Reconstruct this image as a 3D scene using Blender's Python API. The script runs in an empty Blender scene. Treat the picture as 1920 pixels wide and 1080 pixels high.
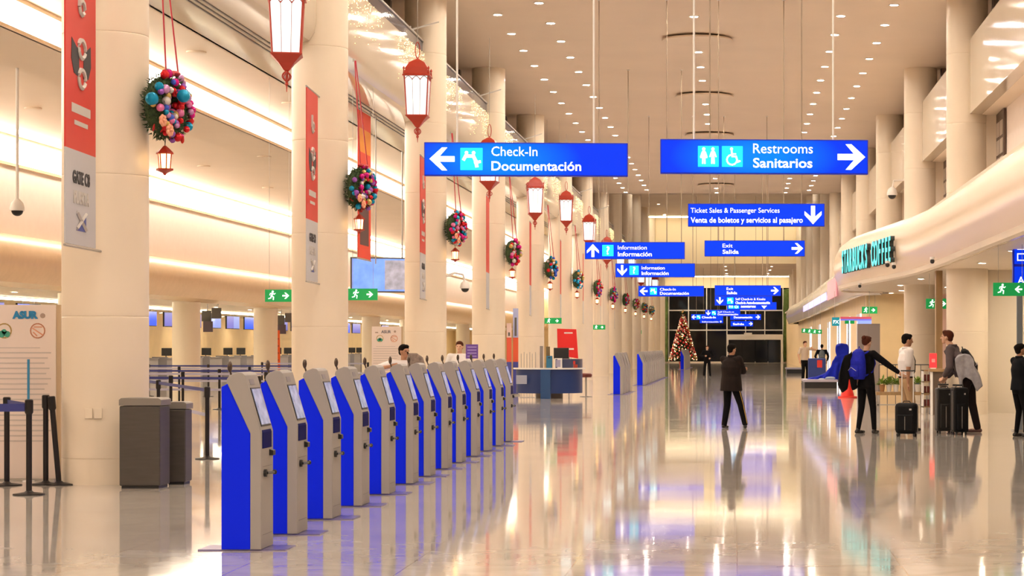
import bpy, bmesh, math, random
from mathutils import Vector, Matrix, Euler, noise
random.seed(7)
R = math.radians
PI = math.pi
C = bpy.context.scene.collection
sc = bpy.context.scene

# ---------------------------------------------------------------- camera, world, exposure
FPX = 4000.0          # focal length in pixels of the 1920 wide frame
VX, VY = 1382.0, 650.0
CAMZ = 1.6
cd = bpy.data.cameras.new('camera')
cam = bpy.data.objects.new('camera', cd); C.objects.link(cam)
cam.location = (0, 0, CAMZ); cam.rotation_euler = (R(90), 0, 0)
cd.sensor_width = 36.0; cd.lens = 36.0 * FPX / 1920.0
cd.shift_x = (960 - VX) / 1920.0
cd.shift_y = (VY - 540) / 1920.0
cd.clip_end = 1000
sc.camera = cam
w = bpy.data.worlds.new('night'); sc.world = w; w.use_nodes = True
w.node_tree.nodes['Background'].inputs[0].default_value = (0.02, 0.03, 0.06, 1)
w.node_tree.nodes['Background'].inputs[1].default_value = 0.6
sc.view_settings.view_transform = 'Standard'; sc.view_settings.look = 'None'
sc.view_settings.gamma = 1.0; sc.view_settings.use_curve_mapping = False
sc.view_settings.exposure = 0.66
sc.cycles.use_light_tree = True
sc.cycles.max_bounces = 8; sc.cycles.diffuse_bounces = 5; sc.cycles.glossy_bounces = 4
sc.cycles.transparent_max_bounces = 6
sc.cycles.sample_clamp_indirect = 6.0
sc.cycles.caustics_reflective = False; sc.cycles.caustics_refractive = False

WARM = (1.0, 0.80, 0.58)
L_DOWN, L_COVE, L_SHOP = 330.0, 5.2, 130.0

def P(px, py, Y):            # a reading of the photograph at distance Y
    return ((px - VX) * Y / FPX, CAMZ - (py - VY) * Y / FPX)
def GY(py): return CAMZ * FPX / (py - VY)

# ---------------------------------------------------------------- materials
_m = {}
def mat(name, col, rough=0.5, metal=0.0, emit=0.0, ecol=None, noise_amt=0.0, nscale=4.0, bump=0.0, coat=0.0, spec=0.5, trans=0.0, stretch=None):
    if name in _m: return _m[name]
    m = bpy.data.materials.new(name); m.use_nodes = True
    nt = m.node_tree; b = nt.nodes['Principled BSDF']
    b.inputs['Base Color'].default_value = (*col, 1)
    b.inputs['Roughness'].default_value = rough
    b.inputs['Metallic'].default_value = metal
    b.inputs['Specular IOR Level'].default_value = spec
    if coat: b.inputs['Coat Weight'].default_value = coat; b.inputs['Coat Roughness'].default_value = 0.08
    if trans: b.inputs['Transmission Weight'].default_value = trans
    if emit:
        b.inputs['Emission Color'].default_value = (*(ecol or col), 1)
        b.inputs['Emission Strength'].default_value = emit
    if noise_amt or bump:
        tc = nt.nodes.new('ShaderNodeTexCoord'); mp = nt.nodes.new('ShaderNodeMapping')
        n = nt.nodes.new('ShaderNodeTexNoise'); n.inputs['Scale'].default_value = nscale; n.inputs['Detail'].default_value = 4
        if stretch: mp.inputs['Scale'].default_value = stretch
        nt.links.new(tc.outputs['Object'], mp.inputs[0]); nt.links.new(mp.outputs[0], n.inputs['Vector'])
        if noise_amt:
            r = nt.nodes.new('ShaderNodeValToRGB')
            r.color_ramp.elements[0].position = 0.3; r.color_ramp.elements[1].position = 0.7
            r.color_ramp.elements[0].color = (*[c * (1 - noise_amt) for c in col], 1)
            r.color_ramp.elements[1].color = (*[min(1, c * (1 + noise_amt)) for c in col], 1)
            nt.links.new(n.outputs['Fac'], r.inputs[0]); nt.links.new(r.outputs[0], b.inputs['Base Color'])
        if bump:
            bp = nt.nodes.new('ShaderNodeBump'); bp.inputs['Strength'].default_value = bump; bp.inputs['Distance'].default_value = 0.02
            nt.links.new(n.outputs['Fac'], bp.inputs['Height']); nt.links.new(bp.outputs[0], b.inputs['Normal'])
    _m[name] = m
    return m

def floor_material():
    m = bpy.data.materials.new('polished_marble'); m.use_nodes = True
    nt = m.node_tree; b = nt.nodes['Principled BSDF']; L = nt.links.new
    g = nt.nodes.new('ShaderNodeNewGeometry')
    br = nt.nodes.new('ShaderNodeTexBrick'); br.offset = 0.0
    br.inputs['Scale'].default_value = 1.0
    br.inputs['Brick Width'].default_value = 1.2; br.inputs['Row Height'].default_value = 1.2
    br.inputs['Mortar Size'].default_value = 0.006
    br.inputs['Color1'].default_value = (0.55, 0.515, 0.48, 1); br.inputs['Color2'].default_value = (0.61, 0.575, 0.54, 1)
    br.inputs['Mortar'].default_value = (0.45, 0.37, 0.29, 1)
    L(g.outputs['Position'], br.inputs['Vector'])
    n = nt.nodes.new('ShaderNodeTexNoise'); n.inputs['Scale'].default_value = 1.3; n.inputs['Detail'].default_value = 9; n.inputs['Distortion'].default_value = 1.6
    L(g.outputs['Position'], n.inputs['Vector'])
    r = nt.nodes.new('ShaderNodeValToRGB'); r.color_ramp.elements[0].position = .35; r.color_ramp.elements[1].position = .68
    r.color_ramp.elements[0].color = (.80, .78, .76, 1); r.color_ramp.elements[1].color = (1, 1, 1, 1)
    L(n.outputs['Fac'], r.inputs[0])
    mx = nt.nodes.new('ShaderNodeMix'); mx.data_type = 'RGBA'; mx.blend_type = 'MULTIPLY'; mx.inputs['Factor'].default_value = 1
    L(br.outputs['Color'], mx.inputs['A']); L(r.outputs[0], mx.inputs['B']); L(mx.outputs['Result'], b.inputs['Base Color'])
    # polish differs a little from slab to slab and is slightly wavy
    b.inputs['Roughness'].default_value = 0.13
    n2 = nt.nodes.new('ShaderNodeTexNoise'); n2.inputs['Scale'].default_value = 0.8; n2.inputs['Detail'].default_value = 2
    L(g.outputs['Position'], n2.inputs['Vector'])
    mr = nt.nodes.new('ShaderNodeMapRange'); mr.inputs['To Min'].default_value = 0.03; mr.inputs['To Max'].default_value = 0.09
    L(n2.outputs['Fac'], mr.inputs['Value']); L(mr.outputs[0], b.inputs['Roughness'])
    n3 = nt.nodes.new('ShaderNodeTexNoise'); n3.inputs['Scale'].default_value = 1.7; n3.inputs['Detail'].default_value = 2
    L(g.outputs['Position'], n3.inputs['Vector'])
    bp = nt.nodes.new('ShaderNodeBump'); bp.inputs['Strength'].default_value = .10; bp.inputs['Distance'].default_value = .003
    L(n3.outputs['Fac'], bp.inputs['Height']); L(bp.outputs[0], b.inputs['Normal'])
    b.inputs['Specular IOR Level'].default_value = 0.5
    return m

M_FLOOR = floor_material()
M_CEIL = mat('tan_ceiling', (0.76, 0.63, 0.51), 0.55, noise_amt=0.04, nscale=0.3)
M_CREAM = mat('cream_plaster', (0.78, 0.67, 0.54), 0.45, noise_amt=0.03, nscale=0.5)
M_COL = mat('cream_column', (0.80, 0.70, 0.57), 0.35, noise_amt=0.03, nscale=0.7)
M_GLOSS = mat('glossy_cream_panel', (0.62, 0.54, 0.44), 0.10, noise_amt=0.03, nscale=0.6, spec=0.6)
M_CANOPY = mat('glossy_canopy', (0.78, 0.62, 0.47), 0.24, spec=0.5, bump=0.05, nscale=2.0)
M_SILVER = mat('silver_canopy', (0.66, 0.60, 0.55), 0.22, 0.3)
M_WHITEWALL = mat('pale_pink_wall', (0.86, 0.76, 0.70), 0.5, noise_amt=0.02)
M_ORANGE = mat('peach_bulkhead', (0.82, 0.60, 0.38), 0.25, noise_amt=0.03)
M_YELLOW = mat('yellow_wall', (0.93, 0.72, 0.42), 0.5, noise_amt=0.04, nscale=1.5)
M_PINK = mat('pink_wall', (0.86, 0.62, 0.56), 0.5)
M_BEIGE2 = mat('grey_beige_wall', (0.58, 0.49, 0.38), 0.4)
M_BEIGE3 = mat('shop_front_wall', (0.74, 0.67, 0.57), 0.4)
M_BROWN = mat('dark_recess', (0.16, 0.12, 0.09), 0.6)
M_DGLASS = mat('dark_blue_glass', (0.03, 0.04, 0.09), 0.08, spec=0.8)
M_COVE = mat('cove_light', (1, .9, .75), 0.5, emit=L_COVE, ecol=(1.0, 0.90, 0.76))
M_DOWN = mat('downlight_lens', (1, .95, .9), 0.5, emit=L_DOWN, ecol=(1.0, 0.87, 0.71))
M_DOWNO = mat('downlight_lens_outer', (1, .95, .9), 0.5, emit=170, ecol=(1.0, 0.87, 0.71))
M_DOWNM = mat('downlight_lens_middle', (1, .95, .9), 0.5, emit=430, ecol=(1.0, 0.87, 0.71))
M_DOWNC = mat('downlight_lens_cool', (.9, .93, 1), 0.5, emit=L_DOWN, ecol=(0.95, 0.93, 1.0))
M_SHOPL = mat('shop_lens', (1, .95, .9), 0.5, emit=L_SHOP, ecol=(1.0, 0.82, 0.60))
M_STRIP = mat('linear_lamp', (1, .95, .85), 0.5, emit=14, ecol=(1.0, 0.88, 0.60))
M_RIM = mat('lamp_ring', (.8, .78, .74), 0.4, 0.4)
M_WHITE = mat('white_paint', (.8, .78, .76), .4)
M_GREYM = mat('grey_metal', (.42, .40, .38), .35, .6)
M_DGREY = mat('dark_grey', (.12, .115, .11), .45)
M_BIN = mat('bin_grey_metal', (.085, .075, .068), .42, .4, noise_amt=.08, nscale=3, stretch=(1, 1, 12))
M_BINTOP = mat('bin_top', (.24, .22, .20), .4, .4)
M_BLACK = mat('black_plastic', (.012, .012, .014), .4)
M_KBLUE = mat('kiosk_blue', (.0, .018, 1.0), .5, spec=.15)
M_KGREY = mat('kiosk_grey', (.34, .32, .315), .5, spec=.3)
M_KSCREEN = mat('kiosk_screen', (.20, .24, .38), .2, emit=.16, ecol=(.45, .55, 1.0), noise_amt=.6, nscale=9)
M_NAVY = mat('navy', (.004, .006, .20), .6, spec=.2)
M_SIGNW = mat('sign_white', (1, 1, 1), .5, emit=.75, ecol=(1, 1, 1))
M_CYAN = mat('sign_cyan', (0, .7, 1), .5, emit=.6, ecol=(0.0, .72, 1.0))
M_SIGNB = mat('sign_blue', (0, .012, .35), .35, emit=.6, ecol=(0.0, 0.05, 1.0), spec=.15)
M_SIGNE = mat('sign_edge', (0, .01, .35), .4, emit=.15, ecol=(0, .01, .5))
M_GREEN = mat('exit_green', (.0, .30, .07), .4, emit=.35, ecol=(0, .45, .1))
M_RED = mat('lantern_red', (.42, .035, .015), .35)
M_LGLASS = mat('lantern_glass', (.6, .7, .7), .3, emit=.55, ecol=(.80, 1.0, .98))
M_REDCLOTH = mat('banner_red', (.62, .03, .02), .5, noise_amt=.05, nscale=1)
M_GREYCLOTH = mat('banner_grey', (.50, .50, .54), .6)
M_RIBBON = mat('ribbon_red', (.45, .01, .03), .4)
M_FAIRY = mat('fairy_light', (1, .85, .5), .5, emit=2.2, ecol=(1.0, .78, .35))

# ---------------------------------------------------------------- mesh helpers
def obj(name, bm, m, parent=None, smooth=False, bev=0):
    me = bpy.data.meshes.new(name)
    bmesh.ops.recalc_face_normals(bm, faces=bm.faces)
    bm.to_mesh(me); bm.free()
    for k in (m if isinstance(m, (list, tuple)) else [m]): me.materials.append(k)
    o = bpy.data.objects.new(name, me); C.objects.link(o)
    if smooth:
        for p in me.polygons: p.use_smooth = True
        try: me.set_sharp_from_angle(angle=R(38))
        except Exception: pass
    if bev:
        md = o.modifiers.new('bevel', 'BEVEL'); md.width = bev; md.segments = 2; md.limit_method = 'ANGLE'
    if parent is not None: o.parent = parent
    return o
def struct(name, bm, m, smooth=False):
    o = obj(name, bm, m, None, smooth); o['kind'] = 'structure'; return o
def tag(o, label, cat, group=None):
    o['label'] = label; o['category'] = cat
    if group: o['group'] = group
    return o
def thing(name, label, cat, loc=(0, 0, 0), rz=0, group=None):
    o = bpy.data.objects.new(name, None); C.objects.link(o)
    o.location = loc; o.rotation_euler = (0, 0, rz); o.empty_display_size = .1
    return tag(o, label, cat, group)
def copy_tree(o, parent=None):
    c = o.copy(); C.objects.link(c)
    if parent is not None: c.parent = parent
    for ch in list(o.children): copy_tree(ch, c)
    return c
def B(): return bmesh.new()
def box(bm, x0, x1, y0, y1, z0, z1, mi=0):
    vs = [bm.verts.new((x, y, z)) for z in (z0, z1) for y in (y0, y1) for x in (x0, x1)]
    for f in ((0, 1, 3, 2), (4, 6, 7, 5), (0, 4, 5, 1), (2, 3, 7, 6), (0, 2, 6, 4), (1, 5, 7, 3)):
        bm.faces.new([vs[i] for i in f]).material_index = mi
    return bm
def prism(bm, poly, a0, a1, axis='y', mi=0):
    def v(p, a):
        return {'y': (p[0], a, p[1]), 'x': (a, p[0], p[1]), 'z': (p[0], p[1], a)}[axis]
    A = [bm.verts.new(v(p, a0)) for p in poly]; Bv = [bm.verts.new(v(p, a1)) for p in poly]
    n = len(poly)
    bm.faces.new(A).material_index = mi; bm.faces.new(Bv[::-1]).material_index = mi
    for i in range(n):
        bm.faces.new((A[i], A[(i + 1) % n], Bv[(i + 1) % n], Bv[i])).material_index = mi
    return bm
def lathe(bm, prof, seg=24, loc=(0, 0, 0), cap=True, rot=0, mi=0):
    rings = []
    for r, z in prof:
        rings.append([bm.verts.new((loc[0] + r * math.cos(rot + 2 * PI * k / seg), loc[1] + r * math.sin(rot + 2 * PI * k / seg), loc[2] + z)) for k in range(seg)])
    for a, b in zip(rings, rings[1:]):
        for k in range(seg):
            bm.faces.new((a[k], a[(k + 1) % seg], b[(k + 1) % seg], b[k])).material_index = mi
    if cap:
        bm.faces.new(rings[0][::-1]).material_index = mi; bm.faces.new(rings[-1]).material_index = mi
    return bm
def tube(bm, pts, r, seg=6, mi=0):
    pts = [Vector(p) for p in pts]; rings = []
    rr = r if isinstance(r, (list, tuple)) else [r] * len(pts)
    up = None
    for i, p in enumerate(pts):
        d = (pts[min(i + 1, len(pts) - 1)] - pts[max(i - 1, 0)]).normalized()
        if up is None or abs(d.dot(up)) > .95: up = Vector((0, 0, 1)) if abs(d.z) < .9 else Vector((0, 1, 0))
        a = d.cross(up).normalized(); b = d.cross(a)
        rings.append([bm.verts.new(p + (a * math.cos(2 * PI * k / seg) + b * math.sin(2 * PI * k / seg)) * rr[i]) for k in range(seg)])
    for A, Bq in zip(rings, rings[1:]):
        for k in range(seg):
            bm.faces.new((A[k], A[(k + 1) % seg], Bq[(k + 1) % seg], Bq[k])).material_index = mi
    bm.faces.new(rings[0][::-1]).material_index = mi; bm.faces.new(rings[-1]).material_index = mi
    return bm
def ball(bm, c, r, u=10, v=7, mi=0, M=None):
    s = r if isinstance(r, (tuple, list, Vector)) else (r, r, r)
    mt = Matrix.Translation(c) @ (M or Matrix.Identity(4)) @ Matrix.Diagonal((s[0], s[1], s[2], 1))
    ret = bmesh.ops.create_uvsphere(bm, u_segments=u, v_segments=v, radius=1, matrix=mt)
    if mi:
        for f in {f for vt in ret['verts'] for f in vt.link_faces}: f.material_index = mi
    return bm
def ribbon2d(bm, pts, wd, y0, y1):     # a stroke in the XZ plane, given thickness along y
    for a, b in zip(pts, pts[1:]):
        a = Vector(a); b = Vector(b); d = (b - a)
        if d.length < 1e-6: continue
        d.normalize(); n = Vector((-d.y, d.x)) * wd / 2; e = d * wd * .35
        prism(bm, [tuple(a - e - n), tuple(b + e - n), tuple(b + e + n), tuple(a - e + n)], y0, y1)
    return bm
def disc2d(bm, c, r, y0, y1, n=12):
    return prism(bm, [(c[0] + r * math.cos(2 * PI * k / n), c[1] + r * math.sin(2 * PI * k / n)) for k in range(n)], y0, y1)
_tx = {}
def text_mesh(s, size, bold=0.0, ext=0.004, align='LEFT', width=None):
    key = (s, size, bold, ext, align, width)
    if key in _tx: return _tx[key]
    cu = bpy.data.curves.new('txt', 'FONT'); cu.body = s; cu.size = size; cu.offset = bold; cu.extrude = ext
    cu.align_x = align; cu.resolution_u = 3
    o = bpy.data.objects.new('txt', cu); C.objects.link(o)
    dg = bpy.context.evaluated_depsgraph_get(); dg.update()
    me = bpy.data.meshes.new_from_object(o.evaluated_get(dg))
    bpy.data.objects.remove(o); bpy.data.curves.remove(cu)
    if width:
        xs = [v.co.x for v in me.vertices]
        k = width / (max(xs) - min(xs)); x0 = min(xs)
        for v in me.vertices: v.co.x = (v.co.x - (0 if align != 'LEFT' else x0)) * k
    _tx[key] = me
    return me
def text(name, s, size, m, parent, x, y, z, bold=0.0, align='LEFT', width=None, rz=0, ext=.004):
    me = text_mesh(s, size, bold, ext, align, width).copy()
    me.name = name; me.materials.clear(); me.materials.append(m)
    o = bpy.data.objects.new(name, me); C.objects.link(o)
    o.location = (x, y, z); o.rotation_euler = (R(90), 0, rz)
    if parent is not None: o.parent = parent
    return o
ORD = ['first', 'second', 'third', 'fourth', 'fifth', 'sixth', 'seventh', 'eighth', 'ninth', 'tenth', 'eleventh', 'twelfth', 'thirteenth', 'fourteenth', 'fifteenth', 'sixteenth', 'seventeenth', 'eighteenth', 'nineteenth', 'twentieth']
ORD += ['twenty-' + k for k in ORD[:9]] + ['thirtieth'] + ['thirty-' + k for k in ORD[:9]] + ['fortieth'] + ['forty-' + k for k in ORD[:9]] + ['fiftieth'] + ['fifty-' + k for k in ORD[:9]] + ['sixtieth'] + ['sixty-' + k for k in ORD[:9]] + ['seventieth'] + ['seventy-' + k for k in ORD[:9]]

# ================================================================ THE SETTING
Y0, Y1 = -16.0, 213.0
COLY = [25.1 + 12.9 * i for i in range(15)]
CEILZ = 9.9
struct('floor', box(B(), -30, 12, Y0, Y1 + 1, -0.3, 0), M_FLOOR)
def slabY(name, x0, x1, z0, z1, m, y0=Y0, y1=Y1): return struct(name, box(B(), x0, x1, y0, y1, z0, z1), m)
slabY('ceiling', -12, 9.5, CEILZ, CEILZ + .2, M_CEIL, Y0, 116)
slabY('ceiling', -12, 9.5, 12.5, 12.7, M_CEIL, 116, 180.3)
slabY('ceiling', -12, 9.5, 8.6, 8.8, M_CEIL, 180.3, Y1)
struct('wall_far', box(B(), -12, 9.5, 180, 180.3, 8.6, 12.5), mat('far_cream', (.86, .74, .52), .5))
struct('trim_1', box(B(), -12, 9.5, 115.8, 116.0, 9.9, 12.7), M_CREAM)
# beyond the left columns: fascia of the upper floor, its soffit and the stepped ceilings with light coves
fp = [(-7.4, 8.52), (-7.4, 7.35), (-7.43, 7.12), (-7.52, 6.98), (-7.7, 6.93), (-9.2, 6.93), (-9.2, 7.1), (-7.85, 7.1), (-7.6, 7.4), (-7.6, 8.52)]
bm = B(); prism(bm, fp, Y0, Y1); struct('wall_left_fascia', bm, M_GLOSS, True)
for k, (xa, xb) in enumerate(((-8.22, -8.19), (-8.34, -8.31), (-8.46, -8.43))):
    slabY('trim_%d' % (k + 2), xa, xb, 6.915, 6.932, M_DGREY)
slabY('railing_glass_left', -7.46, -7.43, 8.5, 8.80, M_DGLASS)['kind'] = 'structure'
slabY('handrail_left', -7.49, -7.40, 8.80, 8.84, M_GREYM)['kind'] = 'structure'
slabY('floor_upper_left', -12, -7.6, 8.3, 8.45, M_CEIL)
slabY('wall_gallery_left', -11.3, -11.1, 8.45, 12.5, M_BEIGE2)
slabY('ceiling_aisle_upper', -12.4, -9.2, 7.55, 7.75, M_CREAM)
slabY('ceiling_slab_edge', -12.34, -12.26, 6.96, 7.02, M_ORANGE)
bm = B(); prism(bm, [(-12.3, 6.96), (-12.3, 7.0), (-12.6, 7.05), (-13.7, 7.05), (-13.7, 7.3), (-13.95, 7.3), (-13.95, 6.96)], Y0, Y1)
struct('ceiling_aisle_slab', bm, M_CREAM)
slabY('ceiling_aisle_lower', -19.4, -13.95, 7.2, 7.4, M_CREAM)
slabY('trim_8', -12.34, -12.22, 7.47, 7.55, M_ORANGE)
slabY('trim_9', -19.34, -19.2, 7.12, 7.2, M_ORANGE)
slabY('wall_left_upper', -19.6, -19.4, 4.5, 7.2, M_WHITEWALL)
slabY('trim_5', -19.42, -19.32, 6.42, 6.5, M_ORANGE)
bp = [(-19.5, 4.62), (-19.1, 4.55), (-18.85, 4.3), (-18.75, 3.95), (-18.85, 3.55), (-19.05, 3.3), (-19.5, 3.2)]
bm = B(); prism(bm, bp, Y0, Y1); struct('wall_left_bulkhead', bm, M_ORANGE, True)
slabY('ceiling_counters', -28.2, -19.5, 3.2, 3.4, M_CREAM)
slabY('wall_left', -28.4, -28.2, 0, 3.4, M_YELLOW)
slabY('trim_6', -9.25, -9.15, 6.93, 7.6, M_CREAM)

def light_strip(name, label, x0, x1, z0, z1, m, y0=Y0, y1=Y1):
    tag(obj(name, box(B(), x0, x1, y0, y1, z0, z1), m), label, 'light')
light_strip('light_cove', 'long glowing cove between the soffit and the tan slab edge, upper of two', -12.42, -12.34, 7.02, 7.55, M_COVE)
light_strip('light_cove', 'long glowing cove above the pale wall, lower of two', -19.4, -19.34, 6.5, 7.12, M_COVE)
light_strip('added_wall_fill', 'continuous added glowing strip under the ceiling brightening the pale aisle wall', -18.9, -18.55, 7.17, 7.20, mat('added_fill', (1, .9, .8), .5, emit=9, ecol=(1.0, .88, .74)))  # added fill strip, brightens the aisle wall below the cove
tag(obj('added_wall_fill', box(B(), -11, 8.5, 178.2, 178.5, 12.40, 12.48), mat('added_fill2', (1, .9, .8), .5, emit=8, ecol=(1.0, .90, .66))), 'added glowing strip brightening the high far wall', 'light')  # glowing strip added to brighten the end wall of the raised bay

# right side
slabY('wall_right_fascia', 5.5, 5.8, 7.1, 8.86, M_GLOSS)
slabY('floor_upper_right', 5.8, 9.5, 8.4, 8.6, M_CEIL)
slabY('ceiling_recess_right', 5.8, 7.2, 7.1, 7.25, M_CREAM)
slabY('wall_right_upper', 6.2, 6.4, 5.0, 7.1, M_WHITEWALL)
slabY('wall_gallery_right', 8.8, 9.0, 8.6, 12.5, M_BEIGE2)
slabY('canopy_roof', 4.75, 7.0, 4.9, 5.0, M_CREAM)['kind'] = 'structure'
slabY('wall_right', 9.5, 9.7, 0, 12.6, M_BEIGE2, Y0, 75)
slabY('wall_right_shops', 4.9, 5.1, 0, 5.0, M_YELLOW, 75.2, Y1)
slabY('wall_right_outer', 9.5, 9.7, 4, 12.6, M_BEIGE2, 75, Y1)
slabY('wall_left_outer', -12.4, -12.2, 7.75, 12.7, M_BEIGE2)
for i, y in enumerate(COLY):
    struct('wall_pier_right.%03d' % i, box(B(), 5.6, 6.2, y - .25, y + .25, 5.0, 7.1), M_CREAM)
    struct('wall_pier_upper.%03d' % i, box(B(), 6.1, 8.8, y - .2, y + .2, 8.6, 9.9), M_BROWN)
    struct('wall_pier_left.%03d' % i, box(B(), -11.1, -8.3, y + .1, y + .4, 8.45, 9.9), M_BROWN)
# back wall behind the camera and cross walls of the shop on the right
struct('wall_back', box(B(), -30, 12, Y0 - .3, Y0, -.3, 12.7), M_CREAM)
struct('wall_shop_front', box(B(), 5.95, 9.5, 51.6, 51.8, 0, 3.45), M_BEIGE3)
struct('wall_shop_yellow', box(B(), 4.55, 5.89, 75.0, 75.2, 0, 3.45), M_YELLOW)
struct('wall_shop_pink', box(B(), 5.93, 9.5, 74.9, 75.1, 0, 3.45), M_PINK)
# the wavy canopy over the shops
def canopy(name, path, zb, zt, m, rim_m):
    prof = [(.30, 3.46), (.02, 3.44), (-.02, 3.40), (-.08, 3.44), (-.10, 3.55), (-.22, 3.85), (-.26, 4.15), (-.20, 4.5), (-.05, 4.8), (.22, 5.0), (.45, 5.04)]
    prof = [(o, zb + (z - 3.4) / 1.6 * (zt - zb)) for o, z in prof]
    pts = [Vector(p) for p in path]
    # smooth the path
    sm = []
    for i in range(len(pts) - 1):
        p0, p1, p2, p3 = pts[max(i - 1, 0)], pts[i], pts[i + 1], pts[min(i + 2, len(pts) - 1)]
        for k in range(5):
            t = k / 5
            sm.append(.5 * ((2 * p1) + (p2 - p0) * t + (2 * p0 - 5 * p1 + 4 * p2 - p3) * t * t + (3 * p1 - p0 - 3 * p2 + p3) * t ** 3))
    sm.append(pts[-1])
    bm = B(); rows = []
    for i, p in enumerate(sm):
        d = (sm[min(i + 1, len(sm) - 1)] - sm[max(i - 1, 0)]).normalized()
        n = Vector((d.y, -d.x))        # points to +x when the path runs +y
        rows.append([bm.verts.new((p.x + n.x * o, p.y + n.y * o, z)) for o, z in prof])
    for a, b in zip(rows, rows[1:]):
        for k in range(len(prof) - 1):
            f = bm.faces.new((a[k], a[k + 1], b[k + 1], b[k]))
            f.material_index = 1 if k in (1, 2, 3) else 0
    bm.faces.new(rows[0]); bm.faces.new(rows[-1][::-1])
    o = obj(name, bm, [m, rim_m], None, True); o['kind'] = 'structure'
    return sm
path1 = [(4.72, -16), (4.70, 0), (4.68, 20), (4.62, 38), (4.60, 50), (4.42, 55), (4.12, 58.5), (3.86, 61.2), (3.60, 64), (3.40, 67), (3.42, 69.6), (3.9, 71.3), (4.9, 71.8)]
sm1 = canopy('canopy_wall_right', path1, 3.4, 5.0, M_CANOPY, M_CREAM)
path2 = [(4.9, 72.2), (4.35, 73.2), (4.12, 76), (4.10, 90), (4.15, 110), (4.2, 130), (4.2, 150), (4.05, 162), (4.15, 168), (4.6, 170), (5.0, 170.4)]
canopy('canopy_wall_far', path2, 3.35, 4.75, M_SILVER, M_SILVER)
bm = B(); poly = [(p.x + .2, p.y) for p in sm1[:-3]] + [(5.2, 75.0), (9.5, 75.0), (9.5, -16)]
prism(bm, poly, 3.45, 3.5, 'z'); struct('ceiling_shop', bm, M_CREAM)
bm = B(); poly = [(p.x + .3, p.y) for p in sm1[:-2]] + [(5.5, 75.0), (5.6, -16)]
prism(bm, poly, 4.86, 4.92, 'z'); struct('ceiling_canopy_top', bm, M_CREAM)

# far glass wall with dark night behind
gl = mat('night_glass', (.004, .005, .007), .05, spec=.3)
tag(obj('added_wall_fill', box(B(), -8, 6, 211.4, 211.7, 8.50, 8.58), mat('added_fill3', (1, .9, .8), .5, emit=8, ecol=(1.0, .88, .62))), 'added glowing strip brightening the cream header above the dark far windows', 'light')  # emissive bar added to brighten the header wall
M_MULL = mat('white_mullion', (.75, .72, .68), .4)
fw = struct('window_1', box(B(), -8.2, 6.0, Y1 + .02, Y1 + .06, 0, 7.46), gl)
for px in (1254, 1291, 1325, 1363, 1398, 1434, 1468):
    x = (px - VX) * Y1 / FPX; obj('mullion', box(B(), x - .05, x + .05, Y1 - .12, Y1 + .02, 0, 7.46), M_MULL, fw)
for py in (582, 619):
    z = P(0, py, Y1)[1]; obj('mullion', box(B(), -8.2, 6.0, Y1 - .1, Y1 + .02, z - .06, z + .06), M_MULL, fw)
struct('wall_far_header', box(B(), -12, 9.5, Y1, Y1 + .3, 7.46, 8.7), mat('far_cream', (1, 1, 1)))
struct('wall_far_left', box(B(), -30, -8.2, Y1, Y1 + .3, 0, 7.46), M_YELLOW)
struct('wall_far_right', box(B(), 6.0, 9.7, Y1, Y1 + .3, 0, 7.46), M_YELLOW)
struct('trim_7', box(B(), -8.2, 6.0, Y1 - .3, Y1, 0, .12), M_CREAM)
dr = thing('entrance_portal', 'white framed sliding entrance doors with black glass in the far window wall', 'door', (0, Y1 - 3, 0))
yy = Y1 - 3; s = yy / FPX
fr = B(); box(fr, (1363 - VX) * s, (1468 - VX) * s, -.3, 1.0, CAMZ + 13 * s, CAMZ + 23 * s); obj('header', fr, M_MULL, dr)
for a, b in ((1362, 1366), (1464, 1468)):
    obj('jamb', box(B(), (a - VX) * s, (b - VX) * s, -.3, 1.0, 0, CAMZ + 13 * s), M_MULL, dr)
for a, b in ((1366, 1391), (1391, 1416), (1416, 1440), (1440, 1464)):
    g = obj('door_leaf', box(B(), (a - VX) * s + .03, (b - VX) * s - .03, 0, .05, 0.02, CAMZ + 12.5 * s), gl, dr)
obj('sensor_box', box(B(), (1395 - VX) * s, (1410 - VX) * s, -.5, -.3, CAMZ + 20 * s, CAMZ + 26 * s), M_MULL, dr)
M_HEDGE = mat('hedge_green', (.10, .16, .03), .7, noise_amt=.4, nscale=3, bump=.4)
for px0, px1, wd, lb in ((1233, 1252, 1, 'tall clipped green hedge panel beside the window at the left column row'), (1469, 1492, 1, 'tall clipped green hedge panel beside the entrance doors')):
    bm = B(); x0 = (px0 - VX) * (Y1 - .8) / FPX; x1 = (px1 - VX) * (Y1 - .8) / FPX
    box(bm, x0, x1, -.15, .3, 0.12, 7.3)
    bmesh.ops.subdivide_edges(bm, edges=bm.edges[:], cuts=7, use_grid_fill=True)
    for v in bm.verts: v.co += noise.noise_vector(v.co * 2.3) * .10
    o = obj('green_wall', bm, M_HEDGE, None, True); o.location = (0, Y1 - .8, 0); tag(o, lb, 'plant wall')

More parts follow.
